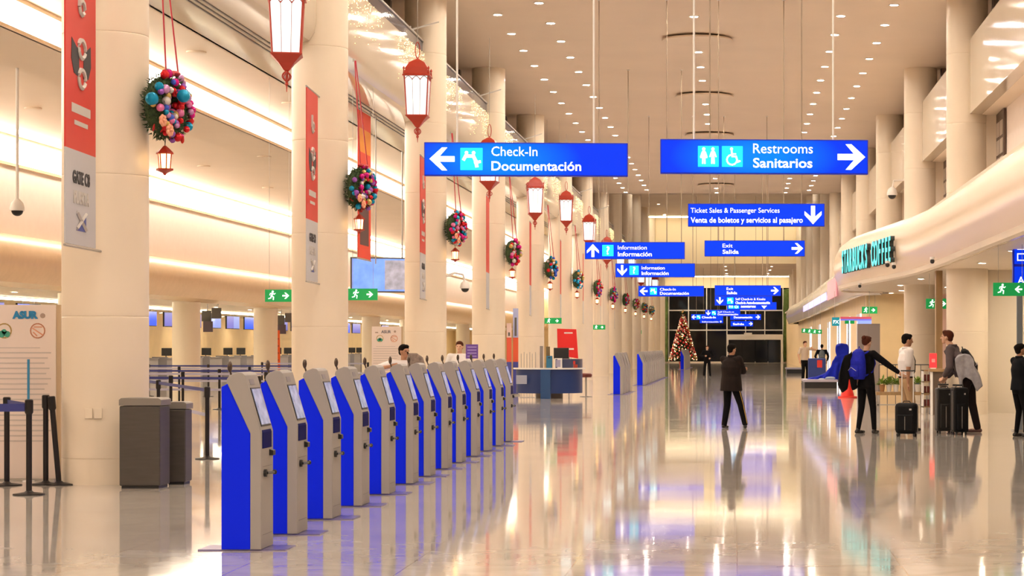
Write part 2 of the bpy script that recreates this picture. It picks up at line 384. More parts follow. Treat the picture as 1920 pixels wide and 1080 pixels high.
# ================================================================ COLUMNS
def drum_mesh(r, h):
    bm = B(); lathe(bm, [(r - .006, 0), (r - .001, .006), (r, .012), (r, .06), (r, h - .06), (r, h - .012), (r - .001, h - .006), (r - .006, h)], 40)
    me = bpy.data.meshes.new('drum'); bm.to_mesh(me); bm.free()
    for p in me.polygons: p.use_smooth = abs(p.normal.z) < .5
    me.materials.append(M_COL); return me
DRUM = drum_mesh(.495, 1.65)
def column(x, y, label, h=9.9, near=True, group=None, r=.495):
    if near:
        t = thing('column', label, 'column', (x, y, 0), 0, group)
        k = 0; z = 0.3
        obj('base_ring', lathe(B(), [(r + .0, 0), (r, .3)], 40), M_COL, t, True)
        while z < h - .01:
            d = bpy.data.objects.new('drum', DRUM); C.objects.link(d); d.parent = t; d.location = (0, 0, z)
            hh = min(1.65, h - z); d.scale = (1, 1, hh / 1.65); z += hh
        return t
    o = obj('column', lathe(B(), [(r, 0), (r, h)], 28), M_COL, None, True); o.location = (x, y, 0)
    return tag(o, label, 'column', group)
for i, y in enumerate(COLY):
    column(-7.43, y, '%s tall round cream column from the camera in the row beside the check-in kiosks' % ORD[i], 9.9 if y < 116 else 12.5 if y < 180 else 8.6, i < 5, 'columns beside the kiosks')
for i in range(2, 15):
    y = COLY[i]
    column(5.49, y, '%s tall round cream column from the camera on the shop side' % ORD[i], 9.9 if y < 116 else 12.5 if y < 180 else 8.6, i < 6, 'columns on the shop side')
for i in range(3, 12):
    column(-19.8, COLY[i], '%s pale round column from the camera standing at the airline counters' % ORD[i], 3.2, False, 'columns at the counters')
# wall fittings on the near column
for z, nm, lb in ((.83, 'socket_plate', 'pale double socket plate low on the nearest cream column'),):
    t = thing(nm, lb, 'socket', (-7.42, 24.595, z))
    obj('plate', box(B(), -.10, -.01, -.012, .01, -.06, .06), M_COL, t, bev=.004); obj('plate', box(B(), .01, .10, -.012, .01, -.06, .06), M_COL, t, bev=.004)

# ================================================================ DOWNLIGHTS AND CEILING DISCS
def downlight_bm(r=.10):
    bm = B()
    lathe(bm, [(r + .035, 0.03), (r + .035, -.012), (r, -.015), (r, .0)], 16, cap=False, mi=1)
    prism(bm, [(r * math.cos(2 * PI * k / 16), r * math.sin(2 * PI * k / 16)) for k in range(16)], -.004, .0, 'z', 0)
    return bm
def light_proto(bm, m): 
    me = bpy.data.meshes.new('downlight'); bmesh.ops.recalc_face_normals(bm, faces=bm.faces); bm.to_mesh(me); bm.free()
    me.materials.append(m); me.materials.append(M_RIM); return me
MLO = light_proto(downlight_bm(), M_DOWNO); MLM = light_proto(downlight_bm(), M_DOWNM); ML1 = light_proto(downlight_bm(), M_DOWN); ML2 = light_proto(downlight_bm(), M_DOWNC); ML3 = light_proto(downlight_bm(.08), M_SHOPL); M_CTRL = mat('counter_lens', (1, .95, .9), .5, emit=330, ecol=(1.0, .84, .62)); ML4 = light_proto(downlight_bm(.08), M_CTRL)
rows = [(-5.98, 0.0, 'outer row beside the string lights'), (-4.78, 1.4, 'inner row on the check-in side'), (-1.08, 0.3, 'centre row between the hung discs'), (2.6, .2, 'inner row on the shop side'), (3.81, 1.7, 'outer row on the shop side')]
DISCY = [57.3 + 12.9 * k for k in range(-6, 5)]
def light(me, x, y, z, label, group):
    o = bpy.data.objects.new('ceiling_downlight', me); C.objects.link(o); o.location = (x, y, z)
    return tag(o, label, 'downlight', group)
for x, off, nm in rows:
    k = 0; y = 53.3 + off - 3.225 * 21
    while y < 115:
        if not (x == -1.08 and min(abs(y - d) for d in DISCY) < 1.6):
            cool = (abs(y - 66.3) < .9 and x < -5) or (x == 3.81 and 55 < y < 60)
            light(ML2 if cool else MLO if x in (-5.98, 3.81) else MLM, x, y, CEILZ - .001, 'round recessed ceiling downlight, %s from the camera in the %s' % (ORD[k], nm), 'ceiling downlights, ' + nm); k += 1
        y += 3.225
k = 0
for x in (-6, -3.5, -1.0, 1.5, 4.0):
    for y in (120, 130, 141, 152, 163, 176):
        light(ML1, x, y, 12.499, 'small recessed downlight in the raised far ceiling bay, %s from the camera' % ORD[k], 'raised bay downlights'); k += 1
k = 0
for y in (186, 195, 204, 210):
    for x in (-5, -1, 3): light(ML1, x, y, 8.599, 'small downlight under the low end ceiling, %s from the camera' % ORD[k], 'end ceiling downlights'); k += 1
k = 0
for y, x in [(20, 6), (28, 6), (36, 6.5), (41, 5.3), (44, 6.2), (46.5, 7.6), (47, 5.4), (49, 6.6), (49.6, 8.6), (50.2, 7.4), (54, 6.0), (58, 5.0), (60, 7), (64, 4.9), (66, 6.5), (70, 5.4), (71, 7.4), (73.2, 5.3)]:  # brighter ones close to the shop walls are extras added to light them
    light(ML4 if y > 68 or 46 < y < 51 else ML3, x, y, 3.449, 'small downlight in the shop ceiling under the canopy, partly added set, %s from the camera' % ORD[k], 'shop ceiling downlights'); k += 1
k = 0
for y in range(44, 210, 6):
    for x in ((-21.0, -24.5, -27.0) if y < 150 else (-24.5,)):  # row nearest the wall is added to brighten the yellow wall
        light(ML4, x, y + (2 if x < -22 else 0), 3.199, 'small downlight over the airline counters, partly added set, %s from the camera' % ORD[k], 'counter downlights'); k += 1
for d in DISCY:
    if d < 40: continue
    t = thing('ceiling_disc', '%s flat tan disc hung under the ceiling centre line' % ORD[int(round((d - 44.4) / 12.9))], 'ceiling disc', (-1.07, d, CEILZ), 0, 'ceiling discs')
    obj('disc', lathe(B(), [(.94, -.10), (.95, -.09), (.95, -.06), (.93, -.05)], 40), M_CEIL, t, True)
    for a in range(4): obj('hanger', tube(B(), [(.6 * math.cos(a * PI / 2), .6 * math.sin(a * PI / 2), -.06), (.6 * math.cos(a * PI / 2), .6 * math.sin(a * PI / 2), 0)], .008), M_GREYM, t)
# small round air vents in the aisle ceilings
k = 0
for x, z, ys in ((-10.9, 7.549, (27, 34, 43, 52, 61)), (-13.3, 6.959, (34, 47, 60)), (-16.5, 7.199, (44, 50, 56, 66, 75))):
    for y in ys:
        t = thing('air_vent', 'round air vent in the stepped aisle ceiling, %s counted from the outer step' % ORD[k], 'air vent', (x, y, z), 0, 'aisle ceiling vents'); k += 1
        obj('ring', lathe(B(), [(.20, 0), (.20, -.03), (.15, -.04)], 20), M_CREAM, t, True); obj('grille', lathe(B(), [(.13, -.03), (.12, -.035)], 16), M_BROWN, t)
# linear lamps over the counters
for i in range(46, 208, 4):
    t = thing('linear_lamp', 'slim bright linear lamp over the airline counters, %s from the camera' % ORD[(i - 46) // 4], 'lamp', (-23.2, i, 3.2), 0, 'linear lamps over the counters')
    obj('tube', box(B(), -.10, .10, 0.1, 3.7, -.10, -.03), M_STRIP, t); obj('housing', box(B(), -.12, .12, 0.05, 3.75, -.03, 0), M_WHITE, t)

# ================================================================ LANTERNS
def make_lantern():
    t = thing('hanging_lantern', '', 'lantern')
    n = 4
    rf = B(); lathe(rf, [(.40, -.36), (.40, -.33), (.355, -.31), (.315, -.18), (.225, -.07), (.08, 0), (.03, .02)], n, rot=R(10))
    obj('roof', rf, M_RED, t)
    c = B()
    for k in range(n):      # four little crosses on the roof edge
        a = R(10) + 2 * PI * k / n; q = (.36 * math.cos(a), .36 * math.sin(a))
        tube(c, [(q[0], q[1], -.32), (q[0], q[1], -.16)], [.02, .008], 5)
        ball(c, (q[0], q[1], -.2), .026, 6, 5)
    obj('roof_finials', c, M_RED, t)
    for k in range(n):
        a0 = R(10) + 2 * PI * k / n; a1 = a0 + 2 * PI / n
        T = [Vector((.345 * math.cos(a), .345 * math.sin(a), -.35)) for a in (a0, a1)]
        D = [Vector((.285 * math.cos(a), .285 * math.sin(a), -1.17)) for a in (a0, a1)]
        bm = B(); vs = [bm.verts.new(v * 0.985 if False else v) for v in (T[0], T[1], D[1], D[0])]
        f = bm.faces.new(vs); ex = bmesh.ops.extrude_face_region(bm, geom=[f])
        nn = ((T[0] + T[1]) / 2); nn.z = 0; nn.normalize()
        for v in [g for g in ex['geom'] if isinstance(g, bmesh.types.BMVert)]: v.co -= nn * .008
        obj('glass_pane', bm, M_LGLASS, t)
        fb = B()
        tube(fb, [T[0] * 1.0, D[0]], .016, 5)
        for u in (1 / 3, 2 / 3):
            tube(fb, [T[0].lerp(T[1], u) + nn * .004 - Vector((0, 0, .06)), D[0].lerp(D[1], u) + nn * .004], .0045, 4)
        for s_ in range(3):   # arches
            pts = []
            for q in range(7):
                u = (s_ + q / 6) / 3; h = .09 - .075 * math.sin(PI * q / 6)
                p = T[0].lerp(T[1], u); pts.append(p + nn * .004 - Vector((0, 0, h)))
            tube(fb, pts, .007, 4)
        tube(fb, [D[0], D[1]], .014, 5)
        obj('frame_bar', fb, M_RED, t)
    bw = B(); lathe(bw, [(.02, -1.42), (.06, -1.40), (.16, -1.30), (.28, -1.21), (.325, -1.18), (.325, -1.165), (.1, -1.16)], n, rot=R(10)); obj('bowl', bw, M_RED, t)
    fi = B(); tube(fi, [(0, 0, -1.4), (0, 0, -1.72)], [.03, .006], 6)
    for a in range(4):
        pts = [(.075 * math.sin(q / 8 * PI) * math.cos(a * PI / 2), .075 * math.sin(q / 8 * PI) * math.sin(a * PI / 2), -1.41 - .16 * q / 8) for q in range(9)]
        tube(fi, pts, .012, 5)
    ball(fi, (0, 0, -1.6), .03, 7, 5); obj('finial', fi, M_RED, t)
    lp = B(); tube(lp, [(.05 * math.sin(2 * PI * q / 16), 0, .20 + .17 * -math.cos(2 * PI * q / 16)) for q in range(17)], .011, 5)
    tube(lp, [(0, 0, 0), (0, 0, .05)], .014, 5)
    obj('hanging_loop', lp, M_RED, t)
    return t
lan = make_lantern()
LZ = [5.38, 5.87, 5.50, 5.46, 5.96, 5.85, 5.5, 5.6, 5.8, 5.5, 5.6, 5.7]
for i in range(12):
    o = lan if i == 0 else copy_tree(lan)
    y = 31.5 + 12.9 * i; z = LZ[i] + 1.70
    o.location = (-6.65, y, z); o.rotation_euler = (0, 0, R(45 - 10 + 10 - 8 * (i % 3)))
    o['label'] = '%s red framed white glass lantern from the camera, hung beside the columns' % ORD[i]
    o['group'] = 'hanging lanterns'
    ct = CEILZ if y < 116 else 12.5
    tag(obj('lantern_cable', tube(B(), [(-6.65, y, z + .36), (-6.65, y, ct)], .006, 5), M_GREYM), 'thin cable carrying the %s red lantern from the camera' % ORD[i], 'cable', 'lantern cables')

# ================================================================ WREATHS
M_LEAF = mat('wreath_green', (.035, .075, .022), .7, noise_amt=.4, nscale=30)
BC = [('turquoise', (.0, .30, .55)), ('pink', (.75, .20, .45)), ('red', (.65, .01, .02)), ('silver', (.62, .60, .58)), ('purple', (.30, .10, .50)), ('gold', (.60, .42, .12)), ('magenta', (.60, .0, .22)), ('blue', (.05, .12, .65)), ('lilac', (.55, .28, .55))]
BM = {n: mat('bauble_' + n, c, .18, .35) for n, c in BC}
M_GLOW = mat('small_lantern_glow', (1, .8, .4), .5, emit=4, ecol=(1.0, .68, .25))
M_PEACH = mat('peach_petal', (.80, .36, .22), .5)
rng = random.Random(3)
BALLME = {}
def ballmesh(m, det=1):
    k = (m.name, det)
    if k not in BALLME:
        me = bpy.data.meshes.new('bauble'); b = bmesh.new(); ball(b, (0, 0, 0), 1, 14 if det else 8, 10 if det else 6); b.to_mesh(me); b.free()
        for p in me.polygons: p.use_smooth = True
        me.materials.append(m); BALLME[k] = me
    return BALLME[k]
def foliage(bm, R1, r1, n, L=.07, rg=rng):
    for _ in range(n):
        a = rg.uniform(0, 2 * PI); b_ = rg.uniform(0, 2 * PI); rr = r1 * rg.uniform(.5, 1)
        ctr = Vector((rr * math.cos(b_), (R1 + rr * math.sin(b_)) * math.cos(a), (R1 + rr * math.sin(b_)) * math.sin(a)))
        d = (ctr - Vector((0, R1 * math.cos(a), R1 * math.sin(a)))).normalized() + Vector((rg.uniform(-.7, .7), rg.uniform(-.7, .7), rg.uniform(-.7, .7)))
        d.normalize(); s_ = d.cross(Vector((rg.random(), rg.random(), rg.random()))).normalized() * .011
        u = d.cross(s_)
        vs = [bm.verts.new(ctr + s_), bm.verts.new(ctr - s_), bm.verts.new(ctr + u * 1.0), bm.verts.new(ctr + d * L)]
        bm.faces.new((vs[0], vs[1], vs[3])); bm.faces.new((vs[1], vs[2], vs[3])); bm.faces.new((vs[2], vs[0], vs[3]))
    return bm
def torus(bm, R1, r1, u=24, v=8):
    g = []
    for i in range(u):
        a = 2 * PI * i / u
        g.append([bm.verts.new((r1 * math.cos(2 * PI * j / v), (R1 + r1 * math.sin(2 * PI * j / v)) * math.cos(a), (R1 + r1 * math.sin(2 * PI * j / v)) * math.sin(a))) for j in range(v)])
    for i in range(u):
        for j in range(v):
            bm.faces.new((g[i][j], g[(i + 1) % u][j], g[(i + 1) % u][(j + 1) % v], g[i][(j + 1) % v]))
    return bm
def wreath(idx, x, y, z, label, palette, detail):
    rg = random.Random(20 + idx)
    t = thing('christmas_wreath', label, 'wreath', (x, y, z), R(-19), 'wreaths on the columns')
    R1, r1 = .26, .14
    bm = B(); torus(bm, R1, r1 * .75); foliage(bm, R1, r1, 1500 if detail else 500, .055, rg)
    lf = obj('foliage', bm, M_LEAF, t); lf['kind'] = 'stuff'
    n = 78 if detail else 34
    for k in range(n):
        a = 2.399 * k + rg.uniform(-.3, .3); b_ = rg.uniform(-1.5, 1.2); rr = rg.choice([.035, .04, .048, .055, .04]) if detail else rg.uniform(.05, .068)
        if idx == 0 and k in (4, 17): rr = .078
        q = R1 + (r1 + .01) * math.sin(b_); cx = (r1 + .01) * math.cos(b_)
        if a % (2 * PI) < PI * .99 or True:
            p = (cx, q * math.cos(a), q * math.sin(a))
        m = BM[rg.choice(palette)]
        if idx == 0 and k in (4, 17): m = BM['turquoise']; p = (.22, -.30, .08) if k == 4 else (.24, .0, .12); p = (.08, -.40, .05) if k == 4 else p
        o = bpy.data.objects.new('bauble', ballmesh(m, 1 if detail else 0)); C.objects.link(o); o.parent = t; o.location = p; o.scale = (rr, rr, rr)
    if detail:
        for (py_, pz, s_) in ((-.34, -.20, .07), (-.2, -.30, .075)):
            fl = B()
            for q in range(7):
                a = 2 * PI * q / 7
                ball(fl, (.18 + .01, py_ + .045 * math.cos(a), pz + .045 * math.sin(a)), (.018, .03, .03), 8, 6)
            ball(fl, (.2, py_, pz), .022, 8, 6); obj('flower', fl, M_PEACH, t, True)
        lv = B()
        for q in range(16):
            a = rg.uniform(-.9, .9); rr_ = .26 + rg.uniform(-.10, .15)
            M_ = Euler((rg.uniform(0, 3), rg.uniform(0, 3), rg.uniform(0, 3))).to_matrix().to_4x4()
            ball(lv, (rg.uniform(-.02, .15), rr_ * math.sin(a) - .03, -rr_ * math.cos(a)), (.05, .012, .03), 7, 5, M=M_)
        obj('red_leaf_spray', lv, mat('poinsettia_red', (.55, .02, .02), .6), t, True)
        bw = B(); ball(bw, (.06, -.06, .40), (.06, .09, .035), 9, 6); ball(bw, (.06, .09, .40), (.06, .09, .035), 9, 6); ball(bw, (.08, 0, .38), .035, 8, 6)
        obj('bow', bw, M_RIBBON, t, True)
    # two ribbons up to the hook
    top = 6.7 - z
    obj('ribbon', tube(B(), [(.05, -.07, .38), (-.10, 0, top)], .012, 4), M_RIBBON, t)
    obj('ribbon', tube(B(), [(.09, .12, .38), (-.10, .03, top)], .012, 4), M_RIBBON, t)
    obj('hook', lathe(B(), [(.02, top - .02), (.02, top + .03)], 8, (-.12, 0.0, 0)), M_GREYM, t)
    # small glowing lantern below
    l = thing('small_lantern', 'small glowing red lantern below the wreath of the %s column from the camera' % ORD[idx], 'lantern', (x + .0, y - .05, z - .48), 0, 'small lanterns under the wreaths')
    obj('roof', lathe(B(), [(.105, -.08), (.10, -.06), (.05, -.01), (.015, .02)], 6), M_RED, l)
    obj('glass', lathe(B(), [(.058, -.245), (.07, -.08)], 6), M_GLOW, l)
    for q in range(6):
        a = 2 * PI * q / 6
        obj('corner_bar', tube(B(), [(.075 * math.cos(a), .075 * math.sin(a), -.08), (.062 * math.cos(a), .062 * math.sin(a), -.25)], .008, 4), M_RED, l)
    obj('base', lathe(B(), [(.01, -.33), (.03, -.30), (.10, -.27), (.10, -.25), (.05, -.245)], 6), M_RED, l)
    obj('wire', tube(B(), [(0, .05, .14), (0, .0, 0)], .005, 4), M_BLACK, l)
PAL = [['turquoise', 'pink', 'red', 'silver', 'lilac', 'red', 'gold', 'purple', 'magenta', 'blue'], ['magenta', 'magenta', 'purple', 'silver', 'gold', 'red', 'turquoise'],
       ['magenta', 'red', 'silver', 'pink', 'turquoise'], ['pink', 'red', 'silver', 'gold', 'magenta'], ['turquoise', 'blue', 'silver', 'red', 'gold'], ['gold', 'silver', 'turquoise', 'red']]
for i in range(12):
    nm = ['turquoise and multicolour', 'magenta and purple', 'pink and silver', 'red and gold', 'turquoise and silver', 'gold and teal'][i] if i < 6 else 'small distant multicolour'
    wreath(i, -6.72, COLY[i], 4.42, '%s christmas wreath hung on the %s column from the camera' % (nm, ORD[i]), PAL[i % 6], i < 3)

# ================================================================ FLAG BANNERS
for i in range(9):
    y = COLY[i]
    t = thing('column_banner', 'red and grey flag banner projecting from the %s column from the camera' % ORD[i], 'banner', (-7.29, y - 1.42, 0), R(3.4), 'flag banners on the columns')
    obj('red_cloth', box(B(), -.008, .008, -.675, .675, 3.76, 5.97), M_REDCLOTH, t)
    obj('grey_cloth', box(B(), -.008, .008, -.675, .675, 2.72, 3.76), M_GREYCLOTH, t)
    for z in (5.99, 2.70):
        obj('rod', tube(B(), [(0, -.69, z), (0, 1.0, z)], .016, 6), M_GREYM, t)
    if i < 3:
        # crest: black wings, silver chain ring above and below, small red centre
        dk = mat('banner_black', (.03, .03, .04), .6); sv = mat('banner_silver', (.55, .52, .50), .5)
        def yz(bm, pts, x0, x1): return prism(bm, pts, x0, x1, 'x')
        wb = B(); 
        for s_ in (-1, 1): yz(wb, [(s_ * .10, 4.86), (s_ * .42, 4.98), (s_ * .44, 4.75), (s_ * .32, 4.60), (s_ * .10, 4.58)][::s_], .009, .013)
        obj('crest_wing', wb, dk, t)
        rb = B()
        for cz in (4.90, 4.57):
            tube(rb, [(.012, .15 * math.cos(q * PI / 8), cz + .10 * math.sin(q * PI / 8)) for q in range(17)], .028, 5)
        obj('crest_chain', rb, sv, t)
        tb = B(); tube(tb, [(.012, .12 * math.cos(PI + q * PI / 4), 5.36 + .08 * math.sin(PI + q * PI / 4)) for q in range(9)] , .03, 5)
        tube(tb, [(.012, -.12, 5.36), (.012, -.10, 5.56)], .03, 5); obj('top_emblem', tb, sv, t)
        for ln, z, hh, w_ in (('white_line', 4.17, .10, .42), ('white_line', 4.04, .05, .30)):
            bm = B(); yz(bm, [(-w_, z), (w_, z), (w_, z + hh), (-w_, z + hh)], .009, .011); obj(ln, bm, sv, t)
        # grey part: lettering and a blue cross badge
        for s_, z, m_ in (('GATE C8', 3.40, dk), ('PUERTA', 3.18, sv)):
            o = text('lettering', s_, .19, m_, t, .0, 0, z, .006, 'CENTER'); o.rotation_euler = (R(90), 0, R(90)); o.location = (.012, 0, z)
        bb = B(); yz(bb, [(-.22, 2.88), (.22, 2.88), (.22, 3.1), (.22, 3.10), (-.22, 3.10)][0:4], .009, .012); obj('badge', bb, mat('badge_blue', (.05, .08, .35), .5), t)
        xb = B(); tube(xb, [(.014, -.2, 2.90), (.014, .2, 3.08)], .022, 4); tube(xb, [(.014, .2, 2.90), (.014, -.2, 3.08)], .022, 4); obj('badge_cross', xb, sv, t)
# larger hanging banner behind the second column
t = thing('hanging_banner', 'tall red and orange hanging banner with a dark figure block, behind the second column', 'banner', (-8.3, 47.5, 0), 0)
obj('cloth', box(B(), -.01, .01, -.78, .78, 3.56, 6.80), mat('banner_bright_red', (.80, .05, .02), .5, noise_amt=.06, nscale=1), t)
obj('orange_panel', prism(B(), [(-.72, 5.9), (.72, 5.9), (.72, 6.42), (-.72, 6.42)], .011, .014, 'x'), mat('banner_orange', (.90, .32, .02), .5), t)
obj('dark_panel', prism(B(), [(-.6, 3.85), (.5, 3.85), (.5, 4.75), (-.35, 4.85), (-.6, 4.6)], .011, .014, 'x'), mat('banner_dark', (.10, .06, .06), .6), t)
for z in (5.55, 5.3, 5.05, 4.95): obj('white_line', prism(B(), [(-.45, z), (.5, z), (.5, z + .09), (-.45, z + .09)], .011, .013, 'x'), mat('banner_pale', (.8, .5, .4), .6), t)
for z in (6.82, 3.54): obj('rod', tube(B(), [(0, -.84, z), (0, .84, z)], .02, 6), M_GREYM, t)
for y in (-.80, .80): obj('cable', tube(B(), [(0, y, 6.82), (0, y, 6.93)], .012, 6), M_GREYM, t)
t = thing('banner_post', 'thin grey hanging post just beside the tall red and orange banner', 'post', (-8.3, 49.0, 0))
obj('post', tube(B(), [(0, 0, 3.5), (0, 0, 6.93)], .014, 6), M_GREYM, t)

# ================================================================ STRING LIGHTS
def fairy(idx, y0, y1, dens, label):
    rg = random.Random(60 + idx); bm = B(); n = 0
    y = y0
    while y < y1:
        ln = rg.uniform(.15, 1.15) * (.45 + .55 * abs(math.sin((y - y0) * .55 + idx)))
        z = 8.48
        while z > 8.48 - ln:
            c = Vector((-7.385 + rg.uniform(0, .02), y + rg.uniform(-.3, .3), z + rg.uniform(-.05, .03))); r_ = .010
            vs = [bm.verts.new(c + Vector(d) * r_) for d in ((1, 0, 0), (-1, 0, 0), (0, 1, 0), (0, -1, 0), (0, 0, 1), (0, 0, -1))]
            for a, b_, c_ in ((0, 2, 4), (2, 1, 4), (1, 3, 4), (3, 0, 4), (2, 0, 5), (1, 2, 5), (3, 1, 5), (0, 3, 5)): bm.faces.new((vs[a], vs[b_], vs[c_]))
            z -= rg.uniform(.06, .16)
        y += rg.uniform(.12, .28) / dens
    o = obj('string_lights', bm, M_FAIRY); o['kind'] = 'stuff'
    tag(o, label, 'string lights')
for i in range(10):
    y = 32 + 12.9 * i
    fairy(i, y + 1.5, y + 12.4, 1.3 + .3 * (i % 2), 'curtain of warm string lights on the upper fascia over bay %s from the camera' % ORD[i])
# slim white flag arms over the parapet
for i in range(1, 8):
    y = COLY[i] - 2.2
    t = thing('flag_arm', 'slim white arm above the parapet before the %s column from the camera' % ORD[i], 'pole', (-7.5, y, 8.84), 0, 'white arms above the parapet')
    obj('arm', tube(B(), [(-.35, 0, -.12), (.65, .3, .22)], .022, 6), M_WHITE, t)
    obj('clamp', box(B(), -.05, .05, -.05, .05, -.02, .08), M_GREYM, t)

# ================================================================ HANGING SIGNS
def arrow(bm, cx, cz, s, d, y0=-.012, y1=0):     # d in radians, direction the arrow points
    h = s / 2; pts = []
    def tr(p):
        c_, s_ = math.cos(d), math.sin(d); return (cx + p[0] * c_ - p[1] * s_, cz + p[0] * s_ + p[1] * c_)
    w_ = .11 * s
    prism(bm, [tr(q) for q in [(-h, -w_), (h * .55, -w_), (h * .55, w_), (-h, w_)]], y0, y1)
    for sg in (1, -1):
        q = [(h, 0), (.0 * h, sg * h * .92), (-.42 * h, sg * h * .92), (h * .38, 0)]
        q = [tr(k) for k in q]
        prism(bm, q if sg > 0 else q[::-1], y0, y1)
    return bm
def man(bm, cx, cz, s, y0=-.012, y1=-.004, run=False):
    disc2d(bm, (cx + (.05 * s if run else 0), cz + .40 * s), .09 * s, y0, y1)
    if run:
        for pts, w_ in (([(.03, .27), (-.06, .0)], .13), ([(.03, .25), (.18, .16), (.27, .24)], .06), ([(.0, .27), (-.17, .22), (-.22, .08)], .06), ([(-.04, .0), (.12, -.10), (.10, -.34)], .08), ([(-.07, .0), (-.13, -.18), (-.33, -.24)], .08)):
            ribbon2d(bm, [(cx + a * s, cz + b_ * s) for a, b_ in pts], w_ * s, y0, y1)
    else:
        for pts, w_ in (([(0, .24), (0, 0)], .16), ([(-.09, .22), (-.17, -.02)], .06), ([(.09, .22), (.17, -.02)], .06), ([(-.05, 0), (-.06, -.38)], .08), ([(.05, 0), (.06, -.38)], .08)):
            ribbon2d(bm, [(cx + a * s, cz + b_ * s) for a, b_ in pts], w_ * s, y0, y1)
def pict(kind, t, cx, cz, s):
    obj('pictogram_panel', box(B(), cx - s / 2, cx + s / 2, -.06, -.05, cz - s / 2, cz + s / 2), M_CYAN, t, bev=.004)
    bm = B(); y0, y1 = -.07, -.06
    if kind == 'wc':
        man(bm, cx + .22 * s, cz, s * .88, y0, y1)
        man(bm, cx - .22 * s, cz, s * .88, y0, y1)
        prism(bm, [(cx - .22 * s, cz + .24 * s), (cx - .40 * s, cz - .08 * s), (cx - .04 * s, cz - .08 * s)], y0, y1)
    elif kind == 'wheel':
        disc2d(bm, (cx - .04 * s, cz + .36 * s), .07 * s, y0, y1)
        ribbon2d(bm, [(cx - .03 * s, cz + .26 * s), (cx - .0 * s, cz), (cx + .18 * s, cz), (cx + .26 * s, cz - .26 * s), (cx + .36 * s, cz - .22 * s)], .08 * s, y0, y1)
        ribbon2d(bm, [(cx - .02 * s + .24 * s * math.cos(R(100 + 25 * k)), cz - .16 * s + .24 * s * math.sin(R(100 + 25 * k))) for k in range(11)], .07 * s, y0, y1)
        ribbon2d(bm, [(cx - .0 * s, cz + .12 * s), (cx + .16 * s, cz + .12 * s)], .06 * s, y0, y1)
    elif kind == 'q':
        o = text('pictogram', '?', s * 1.0, M_SIGNW, t, cx, -.066, cz - s * .33, .02 * s, 'CENTER'); bm.free(); return
    else:    # check-in desk: two people over a counter
        disc2d(bm, (cx - .22 * s, cz + .28 * s), .08 * s, y0, y1); disc2d(bm, (cx + .10 * s, cz + .28 * s), .08 * s, y0, y1)
        ribbon2d(bm, [(cx - .34 * s, cz - .02 * s), (cx - .26 * s, cz + .13 * s), (cx + .10 * s, cz + .13 * s)], .14 * s, y0, y1)
        ribbon2d(bm, [(cx + .08 * s, cz + .15 * s), (cx + .20 * s, cz - .10 * s), (cx + .24 * s, cz - .32 * s)], .15 * s, y0, y1)
        ribbon2d(bm, [(cx + .16 * s, cz - .16 * s), (cx + .38 * s, cz - .12 * s)], .12 * s, y0, y1)
    obj('pictogram', bm, M_SIGNW, t)
def lit_face_mat(name, cx):
    m = bpy.data.materials.new(name); m.use_nodes = True; nt = m.node_tree; b = nt.nodes['Principled BSDF']
    tc = nt.nodes.new('ShaderNodeTexCoord'); mp = nt.nodes.new('ShaderNodeMapping'); mp.inputs['Location'].default_value = (-cx, 0, 0); mp.inputs['Scale'].default_value = (1.0, 1, 2.6)
    g = nt.nodes.new('ShaderNodeTexGradient'); g.gradient_type = 'SPHERICAL'
    r = nt.nodes.new('ShaderNodeValToRGB'); r.color_ramp.elements[0].color = (0, .04, .95, 1); r.color_ramp.elements[1].color = (0, .30, 1, 1); r.color_ramp.elements[1].position = .75
    nt.links.new(tc.outputs['Object'], mp.inputs[0]); nt.links.new(mp.outputs[0], g.inputs[0]); nt.links.new(g.outputs['Fac'], r.inputs[0])
    nt.links.new(r.outputs[0], b.inputs['Emission Color']); b.inputs['Emission Strength'].default_value = .56; b.inputs['Specular IOR Level'].default_value = .15; b.inputs['Base Color'].default_value = (0, .015, .3, 1); b.inputs['Roughness'].default_value = .25
    return m
def sign(x0, x1, y0p, y1p, Y, lines, arrows, picts, rods, label, face=None, rz=0, ts=1.0):
    """x0..y1p are read off the photograph, Y is the bay it hangs in"""
    s = Y / FPX; W = (x1 - x0) * s; cx = ((x0 + x1) / 2 - VX) * s; z1 = CAMZ - (y0p - VY) * s; z0 = CAMZ - (y1p - VY) * s; H = z1 - z0; zc = (z0 + z1) / 2
    t = thing('hanging_sign', label, 'sign', (cx, Y, zc), rz, 'blue hanging signs')
    obj('case', box(B(), -W / 2, W / 2, -.045, .045, -H / 2, H / 2), M_SIGNE, t, bev=.006)
    obj('lit_face', box(B(), -W / 2 + .012, W / 2 - .012, -.052, -.044, -H / 2 + .014, H / 2 - .014), face or M_SIGNB, t)
    q = H / 62.0   # sign pixel
    for (tx, tz, th, bold, st, wd) in lines:
        text('lettering', st, th * H * 1.38, M_SIGNW, t, -W / 2 + tx * W, -.056, -H / 2 + tz * H, bold * th * H, 'LEFT', wd * W if wd else None)
    for ax, dr_, sz in arrows: obj('arrow', arrow(B(), -W / 2 + ax * W, 0, sz * H, dr_, -.062, -.052), M_SIGNW, t)
    for k, ax, sz in picts: pict(k, t, -W / 2 + ax * W, 0, sz * H)
    ct = CEILZ if Y < 116 else 12.5
    for rp in rods:
        rx = -W / 2 + rp * W
        obj('rod', tube(B(), [(rx, 0, H / 2), (rx, 0, ct - zc)], .012, 6), M_WHITE if Y < 30 else mat('rod_tan', (.35, .27, .20), .5), t)
        obj('ceiling_cup', lathe(B(), [(.04, ct - zc - .03), (.04, ct - zc)], 12, (rx, 0, 0)), M_WHITE, t)
L_, R_, U_, D_ = PI, 0, PI / 2, -PI / 2
FA = lit_face_mat('lit_face_checkin', -.35); FB = lit_face_mat('lit_face_restrooms', -.1)
